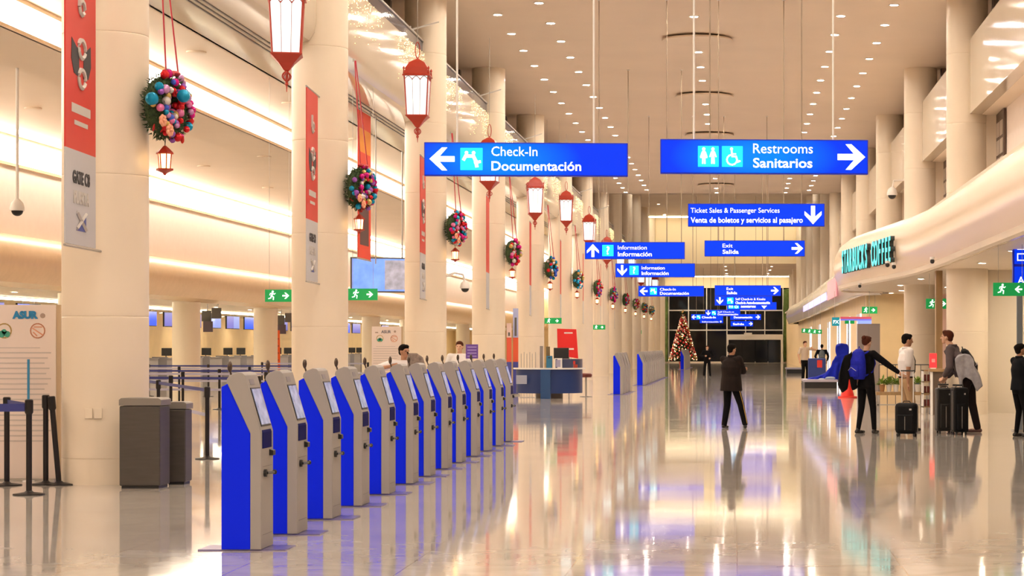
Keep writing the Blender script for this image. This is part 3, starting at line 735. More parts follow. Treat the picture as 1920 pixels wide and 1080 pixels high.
sign(797, 1177, 268, 331, 25.1, [(.33, .60, .29, 0, 'Check-In', .225), (.33, .17, .28, .02, 'Documentación', .44)], [(.088, L_, .74)], [('desk', .232, .66)], (.16, .832), 'large blue lit sign reading Check-In, Documentación with an arrow to the columns', FA, R(3))
sign(1238, 1628, 262, 327, 24.6, [(.445, .60, .29, 0, 'Restrooms', .287), (.445, .19, .28, .02, 'Sanitarios', .285)], [(.918, R_, .80)], [('wc', .23, .60), ('wheel', .345, .60)], (.162, .832), 'large blue lit sign reading Restrooms, Sanitarios with two pictograms', FB, R(3))
sign(1290, 1546, 382, 425, 38, [(.02, .60, .22, 0, 'Ticket Sales & Passenger Services', .65), (.02, .17, .24, .02, 'Venta de boletos y servicios al pasajero', .82)], [(.915, D_, .80)], [], (.16, .832), 'blue sign reading Ticket Sales & Passenger Services with a down arrow')
sign(1097, 1284, 454, 486, 51, [(.33, .56, .25, 0, 'Information', .29), (.33, .17, .26, .02, 'Información', .34)], [(.08, U_, .76)], [('q', .23, .66)], (.14, .82), 'blue sign reading Information, Información with an up arrow')
sign(1321, 1509, 451, 481, 51, [(.18, .56, .25, 0, 'Exit', .10), (.18, .17, .26, .02, 'Salida', .16)], [(.925, R_, .72)], [], (.14, .79), 'blue sign reading Exit, Salida below the ticket sales sign')
sign(1154, 1303, 494, 520, 63.9, [(.33, .56, .25, 0, 'Information', .29), (.33, .17, .26, .02, 'Información', .34)], [(.085, D_, .76)], [('q', .235, .66)], (.16, .83), 'small blue sign reading Information, Información with a down arrow')
sign(1197, 1320, 536, 556, 76.8, [(.33, .56, .25, 0, 'Check-In', .24), (.33, .17, .28, .02, 'Documentación', .44)], [(.08, L_, .74)], [('desk', .23, .66)], (.16, .83), 'small far blue sign reading Check-In, Documentación with an arrow')
sign(1340, 1464, 535, 555, 76.8, [(.18, .56, .25, 0, 'Exit', .10), (.18, .17, .26, .02, 'Salida', .16)], [(.91, R_, .72)], [], (.14, .79), 'small far blue sign reading Exit, Salida with an arrow to the shops')
sign(1340, 1448, 555, 573, 89.7, [(.36, .56, .25, 0, 'Self Check-in & Kiosks', .52), (.36, .17, .26, .045, 'Check-in Autodocumentación', .60)], [(.09, D_, .74)], [('desk', .27, .66)], (.16, .83), 'far blue sign reading Self Check-in just below the small exit sign')
sign(1363, 1456, 566.5, 581, 102.6, [(.28, .30, .34, .04, 'Sanitarios', .30)], [(.75, D_, .7)], [('wc', .08, .66), ('wheel', .19, .66)], (.16, .83), 'far blue restrooms sign tucked under the self check-in sign')
sign(1322, 1388, 581, 593, 140, [(.36, .56, .25, 0, 'Self Check-in', .46), (.36, .17, .28, .02, 'Documentación', .58)], [(.09, D_, .74)], [('desk', .25, .66)], (.16, .83), 'distant blue sign with a down arrow, above the Christmas tree side doors')
sign(1296, 1356, 589, 600, 154, [(.33, .30, .34, .04, 'Check-In', .44)], [(.08, L_, .74)], [('desk', .23, .66)], (.16, .83), 'distant blue sign with an arrow, beside the tip of the Christmas tree')
sign(1369, 1427, 589, 600, 154, [(.12, .30, .34, .04, 'Documentación', .6)], [(.9, R_, .74)], [], (.16, .83), 'distant blue sign with an arrow, in line with the entrance portal')
sign(1312, 1356, 600, 606, 190, [(.1, .25, .4, .02, 'Información', .7)], [(.9, L_, .7)], [], (.16, .83), 'most distant low blue sign before the dark window wall')
sign(1370, 1412, 602, 612, 190, [(.1, .25, .4, .02, 'Salida', .5)], [(.9, R_, .7)], [], (.16, .83), 'most distant blue sign just above the entrance portal')

M_GREEN.node_tree.nodes['Principled BSDF'].inputs['Emission Strength'].default_value = .2
def exit_sign(x0, x1, y0p, y1p, Y, label, ct=None, dirn=R_, pole=False):
    s = Y / FPX; W = (x1 - x0) * s; cx = ((x0 + x1) / 2 - VX) * s; z1 = CAMZ - (y0p - VY) * s; z0 = CAMZ - (y1p - VY) * s; H = z1 - z0; zc = (z0 + z1) / 2
    t = thing('exit_sign', label, 'exit sign', (cx, Y, zc), 0, 'green exit signs')
    obj('panel', box(B(), -W / 2, W / 2, -.015, .015, -H / 2, H / 2), M_GREEN, t, bev=.004)
    bm = B(); man(bm, -W * .24, -.02 * H, H * .9, -.024, -.015, True); obj('running_figure', bm, M_SIGNW, t)
    obj('arrow', arrow(B(), W * .24, 0, H * .55, dirn, -.024, -.015), M_SIGNW, t)
    if ct:
        for rx in (-W * .35, W * .35): obj('wire', tube(B(), [(rx, 0, H / 2), (rx, 0, ct - zc)], .004, 4), M_GREYM, t)
exit_sign(497, 550, 543, 566, 46, 'green running man exit sign in front of the second column', 6.93 + .62)
exit_sign(653, 708, 541, 563, 44, 'green running man exit sign below the blue display screen', 6.93)
exit_sign(1021, 1053, 596, 607, 78, 'small green exit sign over the information desk', CEILZ)
exit_sign(1112, 1135, 609, 618, 105, 'small distant green exit sign between the columns past the desk', CEILZ)
exit_sign(1188, 1203, 619, 626, 165, 'tiny distant green exit sign before the Christmas tree', 12.5)
exit_sign(1736, 1780, 560, 579, 54, 'green running man exit sign over the jacketed man', 3.45)
exit_sign(1616, 1645, 575, 588, 74, 'small green exit sign over the woman with the blue backpack', 3.45)
exit_sign(1862, 1926, 530, 555, 38.5, 'large green exit sign beside the blue cash machine sign', 3.45, L_)
for k, (px, Y) in enumerate(((1512, 120), (1522, 108), (1532, 98))):
    exit_sign(px - 9, px + 9, 616 + k, 624 + k, Y, 'tiny distant green exit sign, %s of the three over the beige shirted man' % ORD[2 - k], 4.9)

# ================================================================ SELF-SERVICE KIOSKS
KW = .42
def make_kiosk():
    # local: x towards the hall (front at x=.313), y away from the camera (0..KW)
    t = thing('checkin_kiosk', '', 'kiosk')
    blue = [(0, .012), (.226, .012), (.226, .92), (.046, 1.31), (.0, 1.285)]
    bm = B(); prism(bm, blue, .0, KW); obj('blue_body', bm, M_KBLUE, t, bev=.004)
    gr = [(.227, .012), (.313, .012), (.313, .93), (.185, 1.375), (.165, 1.395), (.13, 1.40), (.072, 1.378), (.045, 1.350), (.040, 1.318), (.0475, 1.311), (.2275, .921)]
    bm = B(); prism(bm, gr, -.006, KW + .006); obj('grey_housing', bm, M_KGREY, t, bev=.005)
    # screen on the slope
    a = Vector((.313, .93)); b = Vector((.185, 1.375)); d = (b - a).normalized(); n = Vector((d.y, -d.x))
    if n.x < 0: n = -n
    global sl
    def sl(u0, u1, h0, h1):
        p = [a + d * u0 + n * h0, a + d * u1 + n * h0, a + d * u1 + n * h1, a + d * u0 + n * h1]
        return [(v.x, v.y) for v in p]
    bm = B(); prism(bm, sl(.045, .36, -.004, .006), .045, KW - .045); bz = obj('screen_bezel', bm, M_BLACK, t)
    bm = B(); prism(bm, sl(.058, .348, .006, .009), .06, KW - .062); obj('screen', bm, M_KSCREEN, bz)
    bm = B(); prism(bm, sl(.385, .43, -.002, .003), .09, .24); obj('airline_mark', bm, mat('mark_grey', (.25, .24, .28), .5), t)
    bm = B(); prism(bm, [(.310, .80), (.318, .80), (.318, .925), (.310, .945)], .03, KW - .07); obj('card_panel', bm, mat('reader_navy', (.001, .002, .10), .7, spec=.1), t)
    bm = B(); prism(bm, [(.31, .735), (.345, .735), (.345, .775), (.31, .785)], KW - .14, KW - .05); obj('card_reader', bm, M_BLACK, t, bev=.004)
    bm = B(); tube(bm, [(.31, .10, .605), (.335, .10, .605)], .030, 10); tube(bm, [(.335, .10, .605), (.345, .30, .60)], .012, 6); ball(bm, (.345, .33, .60), .02, 8, 6)
    obj('lock_handle', bm, M_BLACK, t)
    bm = B(); box(bm, .3125, .3145, .05, KW - .05, .655, .658); box(bm, .3125, .3145, .05, KW - .05, .12, .123); obj('door_seam', bm, M_DGREY, t)
    bm = B(); box(bm, -.19, .50, .02, KW - .02, 0, .010); obj('base_plate', bm, mat('plate_grey_blue', (.22, .20, .42), .3, .4), t)
    bm = B(); tube(bm, [(.05, .28, 1.25), (.0, .28, 1.41)], .008, 6)
    ball(bm, (.0, .28, 1.44), (.020, .026, .046), 12, 8)
    obj('rear_mirror', bm, mat('smoked_bronze', (.10, .07, .055), .25, .5), t, True)
    return t
kproto = make_kiosk()
ky = [16.7, 18.1, 19.7, 21.3, 23.0, 24.75, 26.2, 27.8, 29.3, 31.0, 32.6, 34.3, 35.8]
def kiosk(x, y, label, group, first=False):
    o = kproto if first else copy_tree(kproto)
    o.location = (x, y, 0); o['label'] = label; o['group'] = group; return o
for i, y in enumerate(ky):
    xf = (490 - VX) * 16.7 / FPX + (y - 16.7) * -.004
    kiosk(xf - .313, y, '%s blue and grey check-in kiosk from the camera in the near row' % ORD[i], 'near row of kiosks', i == 0)
far_proto = copy_tree(kproto)
def strip(o, names):
    for ch in list(o.children):
        if ch.name.split('.')[0] in names:
            for g in list(ch.children): bpy.data.objects.remove(g)
            bpy.data.objects.remove(ch)
strip(far_proto, ('screen_bezel', 'airline_mark', 'rear_mirror', 'lock_handle', 'card_reader', 'door_seam', 'card_panel'))
_used = [False]
def far_kiosk(x, y, label, group):
    o = far_proto if not _used[0] else copy_tree(far_proto)
    _used[0] = True
    o.location = (x, y, 0); o['label'] = label; o['group'] = group
    pb = B(); prism(pb, sl(.05, .35, -.002, .004), .06, KW - .06); obj('screen', pb, mat('far_screen', (.22, .21, .24), .4), o)
for i in range(4): far_kiosk(-4.12, 71.0 + 1.6 * i, '%s kiosk of the short group past the information desk' % ORD[i], 'second group of kiosks')
for i in range(16): far_kiosk(-4.10, 87.5 + 1.6 * i, '%s kiosk of the long far row past the information desk' % ORD[i], 'long far row of kiosks')
for i in range(10): far_kiosk(-3.95, 149.0 + 1.8 * i, '%s kiosk of the last row in front of the Christmas tree' % ORD[i], 'last row of kiosks')

# ================================================================ BINS
def bin_(x, y, w_, d_, h, label):
    t = thing('waste_bin', label, 'bin', (x, y, 0))
    obj('body', box(B(), 0, w_, 0, d_, .03, h - .09), M_BIN, t, bev=.012)
    obj('top', prism(B(), [(-.004, h - .085), (w_ + .012, h - .085), (w_ + .012, h - .02), (w_ - .02, h), (.02, h), (-.004, h - .02)], -.006, d_ + .006), M_BINTOP, t, bev=.004)
    obj('plinth', box(B(), .02, w_ - .02, .02, d_ - .02, 0, .03), M_BLACK, t)
bin_(-6.965, 24.05, .46, .42, 1.02, 'tall dark grey waste bin with pale top standing against the nearest column')
bin_(-6.62, 24.75, .22, .30, .96, 'narrower grey waste bin half hidden behind the larger one')

# ================================================================ QUEUE BARRIERS
M_BELT = mat('belt_blue', (.03, .04, .22), .6)
M_BELTW = mat('belt_pale', (.40, .40, .55), .6)
M_POST = mat('post_black', (.018, .015, .016), .35, .3)
def stanchion(x, y, label, h=1.03, tilt=0, group='belt barrier posts'):
    t = thing('barrier_post', label, 'barrier post', (x, y, 0), 0, group)
    obj('base', lathe(B(), [(.17, 0), (.17, .012), (.05, .03), (.035, .045)], 24), M_POST, t, True)
    o = obj('post', lathe(B(), [(.031, .03), (.031, h - .10)], 14), M_POST, t, True)
    c = obj('belt_head', lathe(B(), [(.034, h - .16), (.044, h - .14), (.044, h - .01), (.034, h)], 14), M_POST, t, True)
    if tilt:
        for k in (o, c): k.rotation_euler = (0, tilt, 0)
    return t
def belt(parent, p0, p1, m=M_BELT, z=.955, wd=.05, sag=.0):
    o = Vector(parent.location); n = 6; bm = B(); prev = None
    for i in range(n + 1):
        u = i / n; x = p0[0] + (p1[0] - p0[0]) * u - o.x; y = p0[1] + (p1[1] - p0[1]) * u - o.y; zz = z - sag * 4 * u * (1 - u)
        cur = [bm.verts.new((x, y, zz)), bm.verts.new((x, y, zz + wd)), bm.verts.new((x, y + .004, zz + wd)), bm.verts.new((x, y + .004, zz))]
        if prev:
            for k in range(4): bm.faces.new((prev[k], prev[(k + 1) % 4], cur[(k + 1) % 4], cur[k]))
        else: bm.faces.new(cur)
        prev = cur
    bm.faces.new(prev[::-1])
    return obj('belt', bm, m, parent)
a = stanchion(-8.42, 24.6, 'black barrier post third from the grey bins, behind the belt post', 1.02)
b = stanchion(-7.65, 23.05, 'black barrier post with blue belt standing alone in front of the notice board', 1.03)
stanchion(-8.02, 24.75, 'black barrier post second from the nearest column, upright', 1.04)
l = stanchion(-7.85, 24.95 - .25, 'black barrier post leaning beside the nearest cream column', 1.03, R(-5))
belt(b, (-7.65, 23.05), (-9.4, 22.6), wd=.085, z=.90)
belt(b, (-7.65, 23.05), (-8.42, 24.6), wd=.07, z=.92)
# the maze of belts in front of the counters
def maze_row(i, pts, m):
    prev = None
    for k, (x, y) in enumerate(pts):
        s_ = stanchion(x, y, 'black barrier post of the check-in queue, %s in belt row %s from the camera' % (ORD[k], ORD[i]), 1.03, 0, 'queue posts before the counters')
        if prev: 
            belt(s_, (x, y), prev, m); 
            if i % 2 == 0: belt(s_, (x, y), prev, M_BELTW, z=.60)
        prev = (x, y)
maze_row(0, [(-7.55, 30.4), (-9.9, 36.5), (-12.0, 42)], M_BELT)
maze_row(1, [(-9.3, 41.5), (-11.2, 42.2), (-13.1, 43.0), (-14.9, 44)], M_BELT)
maze_row(2, [(-10.6, 48), (-12.6, 48.5), (-14.6, 49), (-16.6, 49.5)], M_BELTW)
maze_row(3, [(-11.2, 54), (-13.2, 54.4), (-15.2, 54.8), (-17.2, 55.2)], M_BELT)
maze_row(4, [(-11.7, 60), (-13.8, 60.4), (-15.9, 60.8), (-18.0, 61.2)], M_BELTW)
maze_row(5, [(-13, 68), (-15, 68.3), (-17, 68.6), (-19, 68.9)], M_BELT)
maze_row(6, [(-13.5, 78), (-15.5, 78.3), (-17.5, 78.6)], M_BELTW)

# ================================================================ NOTICE BOARDS
M_BOARD = mat('notice_white', (.80, .70, .66), .4)
def board(x0, x1, y, h, label, detail):
    W = x1 - x0
    t = thing('notice_board', label, 'notice board', (x0, y, 0))
    obj('panel', box(B(), 0, W, 0, .05, .02, h), M_BOARD, t, bev=.004)
    obj('edge_trim', box(B(), W, W + .05, .01, .04, .02, h), mat('trim_cream', (.55, .42, .28), .5), t)
    obj('foot', box(B(), 0, W, -.08, .14, 0, .02), M_GREYM, t)
    tx = mat('notice_print', (.58, .52, .50), .6); f = -.004
    if detail:
        text('lettering', 'ASUR', .115, mat('notice_blue', (.01, .22, .50), .5), t, W - .51, f, h - .16, .008).data.transform(Matrix.Shear('XY', 4, (.25, 0)))
    else:
        text('lettering', 'ASUR', .10, mat('notice_grey', (.2, .2, .25), .5), t, W * .5 - .13, f, h - .17, .003)
    for cx, cz, r, m in ((W - .62, h - .31, .085, mat('stamp_gold', (.60, .40, .12), .5)), (W - .22, h - .31, .085, mat('stamp_orange', (.70, .32, .20), .5))):
        cx = cx if detail else (W * .28 if cx < W - .4 else W * .76)
        bm = B(); ribbon2d(bm, [(cx + r * math.cos(R(20 * k)), cz + r * math.sin(R(20 * k))) for k in range(19)], .014, f, 0); obj('round_stamp', bm, m, t)
        bm = B()
        if m.name == 'stamp_gold':
            disc2d(bm, (cx - .03, cz - .04), .042, f - .001, 0); disc2d(bm, (cx + .035, cz - .04), .038, f - .001, 0); disc2d(bm, (cx, cz - .01), .03, f - .001, 0)
            obj('stamp_emblem', bm, mat('stamp_green', (.05, .35, .25), .5), t)
        else:
            ribbon2d(bm, [(cx - .06, cz + .03), (cx + .06, cz - .05)], .014, f - .001, 0); ribbon2d(bm, [(cx - .04, cz + .045), (cx + .05, cz + .045)], .014, f - .001, 0); ribbon2d(bm, [(cx - .05, cz - .02), (cx - .01, cz - .06)], .014, f - .001, 0)
            obj('stamp_emblem', bm, m, t)
    bm = B(); z = h - .52
    box(bm, .15 * W, .8 * W, f, 0, z, z + .012)
    for k in range(18 if detail else 12):
        z -= .062
        box(bm, .04, W - .06 - .1 * W * ((k * 37) % 5) / 5, f, 0, z, z + .018)
    pl = obj('printed_lines', bm, tx, t); pl['kind'] = 'stuff'
    bm = B(); box(bm, .12 * W, .14 * W + .06, f, 0, h - .17, h - .14); disc2d(bm, (W - .16, h - .13), .03, f, 0); obj('small_logos', bm, mat('logo_brown', (.40, .30, .25), .5), t)
    return t
board(-9.1, -8.14, 25.5, 2.10, 'tall white notice board with two round stamps beside the nearest column', True)
t = thing('blue_line_marker', 'thin vertical blue marker strip standing before the near notice board', 'marker', (-8.42, 25.35, 0))
obj('strip', box(B(), -.012, .012, -.01, .01, .75, 1.45), mat('marker_blue', (.03, .25, .50), .4), t)
obj('stem', box(B(), -.006, .006, -.006, .006, .01, .75), M_WHITE, t); obj('base', lathe(B(), [(.07, 0), (.07, .01)], 14), M_WHITE, t)
board(-9.42, -8.66, 55, 2.12, 'white notice board with two red stamps behind the man in white', False)

# ================================================================ AIRLINE COUNTERS
M_DESK = mat('desk_grey', (.26, .24, .26), .5)
M_SCR = [mat('screen_blue', (0, .05, .7), .3, emit=.5, ecol=(.0, .07, 1.0)), mat('screen_lilac', (.06, .06, .3), .4, emit=.32, ecol=(.16, .18, .80)), mat('screen_pale', (.1, .14, .4), .4, emit=.36, ecol=(.22, .32, .9))]
k = 0
for i in range(24):
    y = 62 + 3.75 * i
    t = thing('airline_counter', 'grey airline counter desk, %s from the camera, under the hanging screens' % ORD[i], 'counter', (-25, y, 0), 0, 'airline counters')
    obj('desk_front', box(B(), .3, .4, 0, 2.4, 0, 1.10), M_DESK, t); obj('end_panel', box(B(), -.22, .42, -.06, 0, 0, 1.16), mat('desk_panel', (.20, .19, .22), .5), t); obj('worktop', box(B(), -.4, .45, 0, 2.42, 1.08, 1.11), M_DESK, t)
    obj('blue_side', box(B(), -.45, -.24, -.30, -.02, 0, 1.0), mat('desk_blue', (.02, .08, .30), .5), t)
    m_ = thing('desk_monitor', 'black monitor standing on the %s airline counter from the camera' % ORD[i], 'monitor', (-25.0, y + .5 + .5 * (i % 3), 1.12), R(20), 'monitors on the counters')
    obj('monitor_panel', box(B(), -.22, .22, -.02, .02, .08, .42), M_BLACK, m_, bev=.01); obj('stand', lathe(B(), [(.10, 0), (.10, .015), (.02, .03), (.02, .2)], 12, (-.03, 0, 0)), M_BLACK, m_)
    for j in (0, 1):
        s_ = thing('flight_screen', 'lit screen hung over the %s airline counter from the camera, %s of the pair' % (ORD[i], 'nearer' if j == 0 else 'farther'), 'screen', (-24.6, y + .3 + 1.2 * j, 2.78), R(80), 'screens over the counters')
        obj('casing', box(B(), -.42, .42, .0, .07, -.32, .32), M_BLACK, s_, bev=.01)
        obj('display', box(B(), -.40, .40, -.006, .0, -.29, .29), M_SCR[(i * 2 + j * (i % 2)) % 3], s_)
        obj('hanger', tube(B(), [(0, .04, .3), (0, .04, .42)], .02, 6), M_WHITE, s_)
# dark monitor racks and the roll-up
for x, y, lb in ((-19.9, 80.0, 'dark hanging monitor rack beside the first counter column'), (-19.7, 92.0, 'dark hanging monitor rack above the orange roll-up banner')):
    t = thing('monitor_rack', lb, 'monitor rack', (x, y, 3.2))
    for j, (xx, zz) in enumerate(((0, -.45), (.08, -.85), (.42, -.35))): obj('monitor', box(B(), xx - .18, xx + .18, -.1 * j, .06 - .1 * j, zz - .2, zz + .2), [M_DGREY, mat('rack_violet', (.10, .07, .10), .4), M_DGREY][j], t, bev=.01)
    obj('rack_pole', tube(B(), [(0.02, .08, 0), (0.02, .08, -1.05)], .025, 6), M_WHITE, t)
    obj('rack_bar', tube(B(), [(.42, .08, 0), (.42, .08, -.35)], .02, 6), M_WHITE, t)
t = thing('rollup_banner', 'orange-red roll-up banner standing by the second counter column', 'banner', (-19.55, 90.6, 0))
obj('printed_sheet', prism(B(), [(-.14, .05), (.16, .05), (.13, 2.3), (-.09, 2.3)], -.01, .01), mat('rollup_orange', (.85, .12, .02), .5), t); obj('foot', box(B(), -.2, .2, -.1, .1, 0, .06), M_GREYM, t)
bm = B()
for z in (1.9, 1.6, 1.3, 1.0): box(bm, -.08, .10, -.014, -.01, z, z + .06)
obj('print', bm, mat('rollup_dark', (.45, .06, .03), .5), t)
# display wall near the second column
t = thing('display_screen', 'wide blue and grey display screen hung between the second and third columns', 'screen', (-9.7, 58, 3.55), R(16))
obj('casing', box(B(), -.80, .80, .0, .10, -.48, .48), M_DGREY, t, bev=.01)
obj('display', box(B(), -.76, .76, -.006, 0, -.44, .44), mat('display_mix', (.1, .2, .6), .3, emit=.75, ecol=(.16, .30, .85), noise_amt=.6, nscale=3), t)
obj('picture_block', box(B(), .12, .70, -.010, -.005, -.40, .40), mat('display_grey', (.35, .35, .45), .3, emit=.3, ecol=(.5, .5, .6), noise_amt=.5, nscale=5), t)
for x in (-.6, .6): obj('hanger', tube(B(), [(x, .05, .46), (x, .05, 4.0)], .02, 6), M_GREYM, t)

# CCTV domes
def dome(x, y, z, top, label, r=.14, arm=None):
    t = thing('dome_camera', label, 'camera', (x, y, z))
    obj('housing', lathe(B(), [(r * .3, r * 1.5), (r * .8, r), (r, r * .3), (r, -.1 * r)], 20), M_WHITE, t, True)
    ball_bm = B(); ball(ball_bm, (0, 0, -.1 * r), (r * .8, r * .8, r * .75), 14, 9); obj('dome', ball_bm, M_BLACK, t, True)
    obj('pole', tube(B(), arm or [(0, 0, r * 1.2), (0, 0, top - z)], .03, 8), M_WHITE, t)
dome(-13.85, 41.05, 4.23, 6.96, 'white dome camera on a long ceiling pole beside the nearest column')
dome(-7.43 + (873 - 799) * .0127, 50.9 + .0, 3.0, 0, 'small white dome camera on a curved arm beside the third column', .12, [(0, 0, .15), (-.05, 0, .32), (-.25, 0, .36), (-.47, 0, .28)])
dome(5.05, 69.5, 6.55, 0, 'white dome camera bracketed on the upper wall over the coffee canopy', .17, [(0, 0, .2), (.05, 0, .45), (.5, .2, .5), (1.95, .4, .5)])
for px, py, Y in ((1664, 547, 46), (1676, 541, 47), (1612, 556, 62), (1748, 528, 44)):
    x, z = P(px, py, Y)
    t = thing('ceiling_camera', 'small black spot camera under the shop ceiling, near picture column %s' % {1664: 'of the pink wall', 1676: 'of the bright lamp', 1612: 'of the small exit sign', 1748: 'of the wooden pilaster'}[px], 'camera', (x, Y, 3.45))
    t['label'] = 'small black camera under the shop ceiling ' + {1664: 'before the yellow wall', 1676: 'before the pink wall', 1612: 'above the small green exit sign', 1748: 'beside the wooden pilaster'}[px]
    b_ = B(); ball(b_, (0, 0, -.09), .05, 10, 7); obj('eye', b_, M_BLACK, t, True); obj('mount', lathe(B(), [(.05, 0), (.05, -.05)], 12), M_WHITE, t)

# ================================================================ INFORMATION DESK
_before = set(C.objects)
M_DBLUE = mat('desk_deep_blue', (.010, .035, .16), .35)
t = thing('information_desk', 'curved dark blue information desk with a white ledge past the near kiosks', 'desk', (-5.35, 66.5, 0))
def arc(r, a0, a1, n=18): return [(r * math.cos(R(a0 + (a1 - a0) * k / n)) * 1.0, r * math.sin(R(a0 + (a1 - a0) * k / n)) * .9) for k in range(n + 1)]
def arcwall(bm, r0, r1, a0, a1, z0, z1): 
    o_ = arc(r1, a0, a1); i_ = arc(r0, a0, a1)[::-1]
    return prism(bm, o_ + i_, z0, z1, 'z')
def arcquads(name, r0, r1, a0, a1, z0, z1, m):
    bm = B(); n = 24
    for k in range(n):
        u = [a0 + (a1 - a0) * (k + j) / n for j in (0, 1)]
        q = [(r * math.cos(R(a)), r * .9 * math.sin(R(a))) for r, a in ((r0, u[0]), (r1, u[0]), (r1, u[1]), (r0, u[1]))]
        v = [[bm.verts.new((x, y, z)) for x, y in q] for z in (z0, z1)]
        bm.faces.new(v[0]); bm.faces.new(v[1]); bm.faces.new((v[0][1], v[0][2], v[1][2], v[1][1])); bm.faces.new((v[0][0], v[0][3], v[1][3], v[1][0]))
        if k == 0: bm.faces.new((v[0][0], v[0][1], v[1][1], v[1][0]))
        if k == n - 1: bm.faces.new((v[0][2], v[0][3], v[1][3], v[1][2]))
    bmesh.ops.remove_doubles(bm, verts=bm.verts, dist=.0005)
    return obj(name, bm, m, t, True)
arcquads('front_panel', .95, 1.03, 180, 375, .16, .90, M_DBLUE)
arcquads('white_ledge', .85, 1.12, 178, 378, .90, .945, M_WHITE)
arcquads('upper_screen', 1.0, 1.03, 285, 375, .945, 1.22, mat('desk_upper', (.05, .06, .13), .3))
arcquads('plinth', .3, .42, 180, 375, 0, .16, M_BROWN)
obj('leg', box(B(), -.18, .12, -1.06, -.80, 0, .9), mat('leg_blue', (.015, .07, .22), .4), t)
obj('desk_logo', prism(B(), [(-.95, .45), (-.62, .45), (-.62, .72), (-.95, .72)], -.845, -.84), mat('logo_pale', (.35, .38, .5), .5), t)
s_ = thing('blue_box', 'teal blue box standing on the information desk', 'box', (-5.22, 65.75, .945)); obj('box_body', box(B(), -.15, .02, -.1, .1, 0, .37), mat('teal_box', (.02, .16, .30), .5), s_); obj('box_slot', box(B(), -.1, -.03, -.104, -.1, .3, .33), M_BLACK, s_)
s_ = thing('leaflet_holder', 'white leaflet holder on the information desk beside the teal box', 'leaflet holder', (-5.12, 65.62, .945)); obj('back_plate', box(B(), 0, .24, 0, .03, 0, .30), M_WHITE, s_); obj('leaflet', box(B(), .05, .19, -.012, 0, .03, .25), mat('leaflet_lilac', (.35, .33, .5), .5), s_)
s_ = thing('office_monitor', 'black monitor on the information desk before the red poster', 'monitor', (-4.95, 66.3, .945)); obj('monitor_panel', box(B(), -.25, .22, 0, .05, .28, .62), M_BLACK, s_, bev=.01); obj('stand', lathe(B(), [(.12, 0), (.12, .02), (.03, .03), (.03, .3)], 12, (0, .05, 0)), M_BLACK, s_)
s_ = thing('red_toy_pile', 'red and white boxed goods piled on the information desk', 'goods', (-4.75, 65.9, .945))
for k, (x, z, m_) in enumerate(((0, 0, M_RED), (.13, 0, M_WHITE), (.26, 0, M_RED), (.06, .11, M_WHITE), (.19, .11, M_REDCLOTH))): obj('small_pack', box(B(), x - .06, x + .06, 0, .1, z, z + .105), m_, s_)
for k, dx in enumerate((-.95, -.86, -.77, -.68, -.60, -.5)):
    s_ = thing('thin_rod', 'thin upright metal rod behind the information desk, %s from the kiosks' % ORD[k], 'rod', (-5.35 + dx, 67.2, 0), 0, 'rods behind the desk')
    obj('rod', tube(B(), [(0, 0, 0), (0, 0, 1.38 + .05 * (k % 2))], .009, 5), M_GREYM, s_); obj('foot', lathe(B(), [(.06, 0), (.05, .02)], 10), M_GREYM, s_)
for k, (dx, h_, w_, m_) in enumerate(((-.33, 1.62, .05, mat('panel_slate', (.30, .27, .27), .5)), (-.12, 1.60, .06, mat('panel_olive', (.18, .13, .06), .5)))):
    s_ = thing('upright_panel', ['narrow slate upright panel behind the information desk', 'narrow olive brown upright panel behind the information desk'][k], 'panel', (-5.35 + dx, 67.4, 0)); obj('panel', box(B(), -w_, w_, -.02, .02, .02, h_), m_, s_); obj('foot', box(B(), -.1, .1, -.1, .1, 0, .02), M_DGREY, s_)
s_ = thing('red_poster', 'bright red poster board tilted behind the information desk', 'poster', (-4.9, 68.5, 0)); 
q = obj('poster_sheet', prism(B(), [(-.36, 1.32), (.30, 1.22), (.24, 2.16), (-.38, 2.18)], -.01, .01), mat('poster_red', (.75, .015, .015), .5), s_); obj('post', tube(B(), [(0, .03, 0), (0, .03, 1.5)], .02, 6), M_GREYM, s_)
obj('white_lines', box(box(B(), -.15, .12, -.014, -.01, 2.02, 2.06), -.1, .16, -.014, -.01, 1.5, 1.55), M_WHITE, s_)
s_ = thing('round_stool', 'dark red stool at the far end of the information desk', 'stool', (-3.98 - .35, 68.2, 0)); obj('seat', lathe(B(), [(.17, .62), (.19, .66), (.19, .72), (.15, .75)], 20), mat('stool_red', (.15, .03, .02), .5), s_, True)
obj('pole', lathe(B(), [(.03, .02), (.03, .62)], 10), M_GREYM, s_); obj('base', lathe(B(), [(.2, 0), (.2, .02)], 20), M_GREYM, s_)
for _o in set(C.objects) - _before:
    if _o.parent is None: _o.location.x -= .50
# tall flag like roll-ups between the 4th and 5th columns
for k, (px0, px1, top, Y, cols) in enumerate(((950, 959, 606, 70, ((.75, .55, .52), (.7, .10, .05))), (960, 970, 578, 70, ((.40, .45, .75), (.75, .12, .05))))):
    x0, z1 = P(px0, top, Y); x1, _ = P(px1, top, Y)
    s_ = thing('tall_rollup', ['pale and red tall roll-up banner between the fourth and fifth columns', 'lilac and red tall roll-up banner between the fourth and fifth columns'][k], 'banner', (x0, Y + k * .3, 0))
    W = x1 - x0
    obj('upper_print', box(B(), 0, W, 0, .02, 1.9, z1), mat('ru%d' % k, cols[0], .5), s_); obj('middle_print', box(B(), 0, W, 0, .02, 1.1, 1.9), mat('rum%d' % k, cols[1], .5), s_); obj('lower_print', box(B(), 0, W, 0, .02, .05, 1.1), mat('rul', (.06, .07, .35), .5), s_); obj('foot', box(B(), -.05, W + .05, -.1, .1, 0, .05), M_GREYM, s_)
    obj('person_print', box(B(), W * .3, W * .7, -.004, 0, 1.95, z1 - .3), M_DGREY, s_)
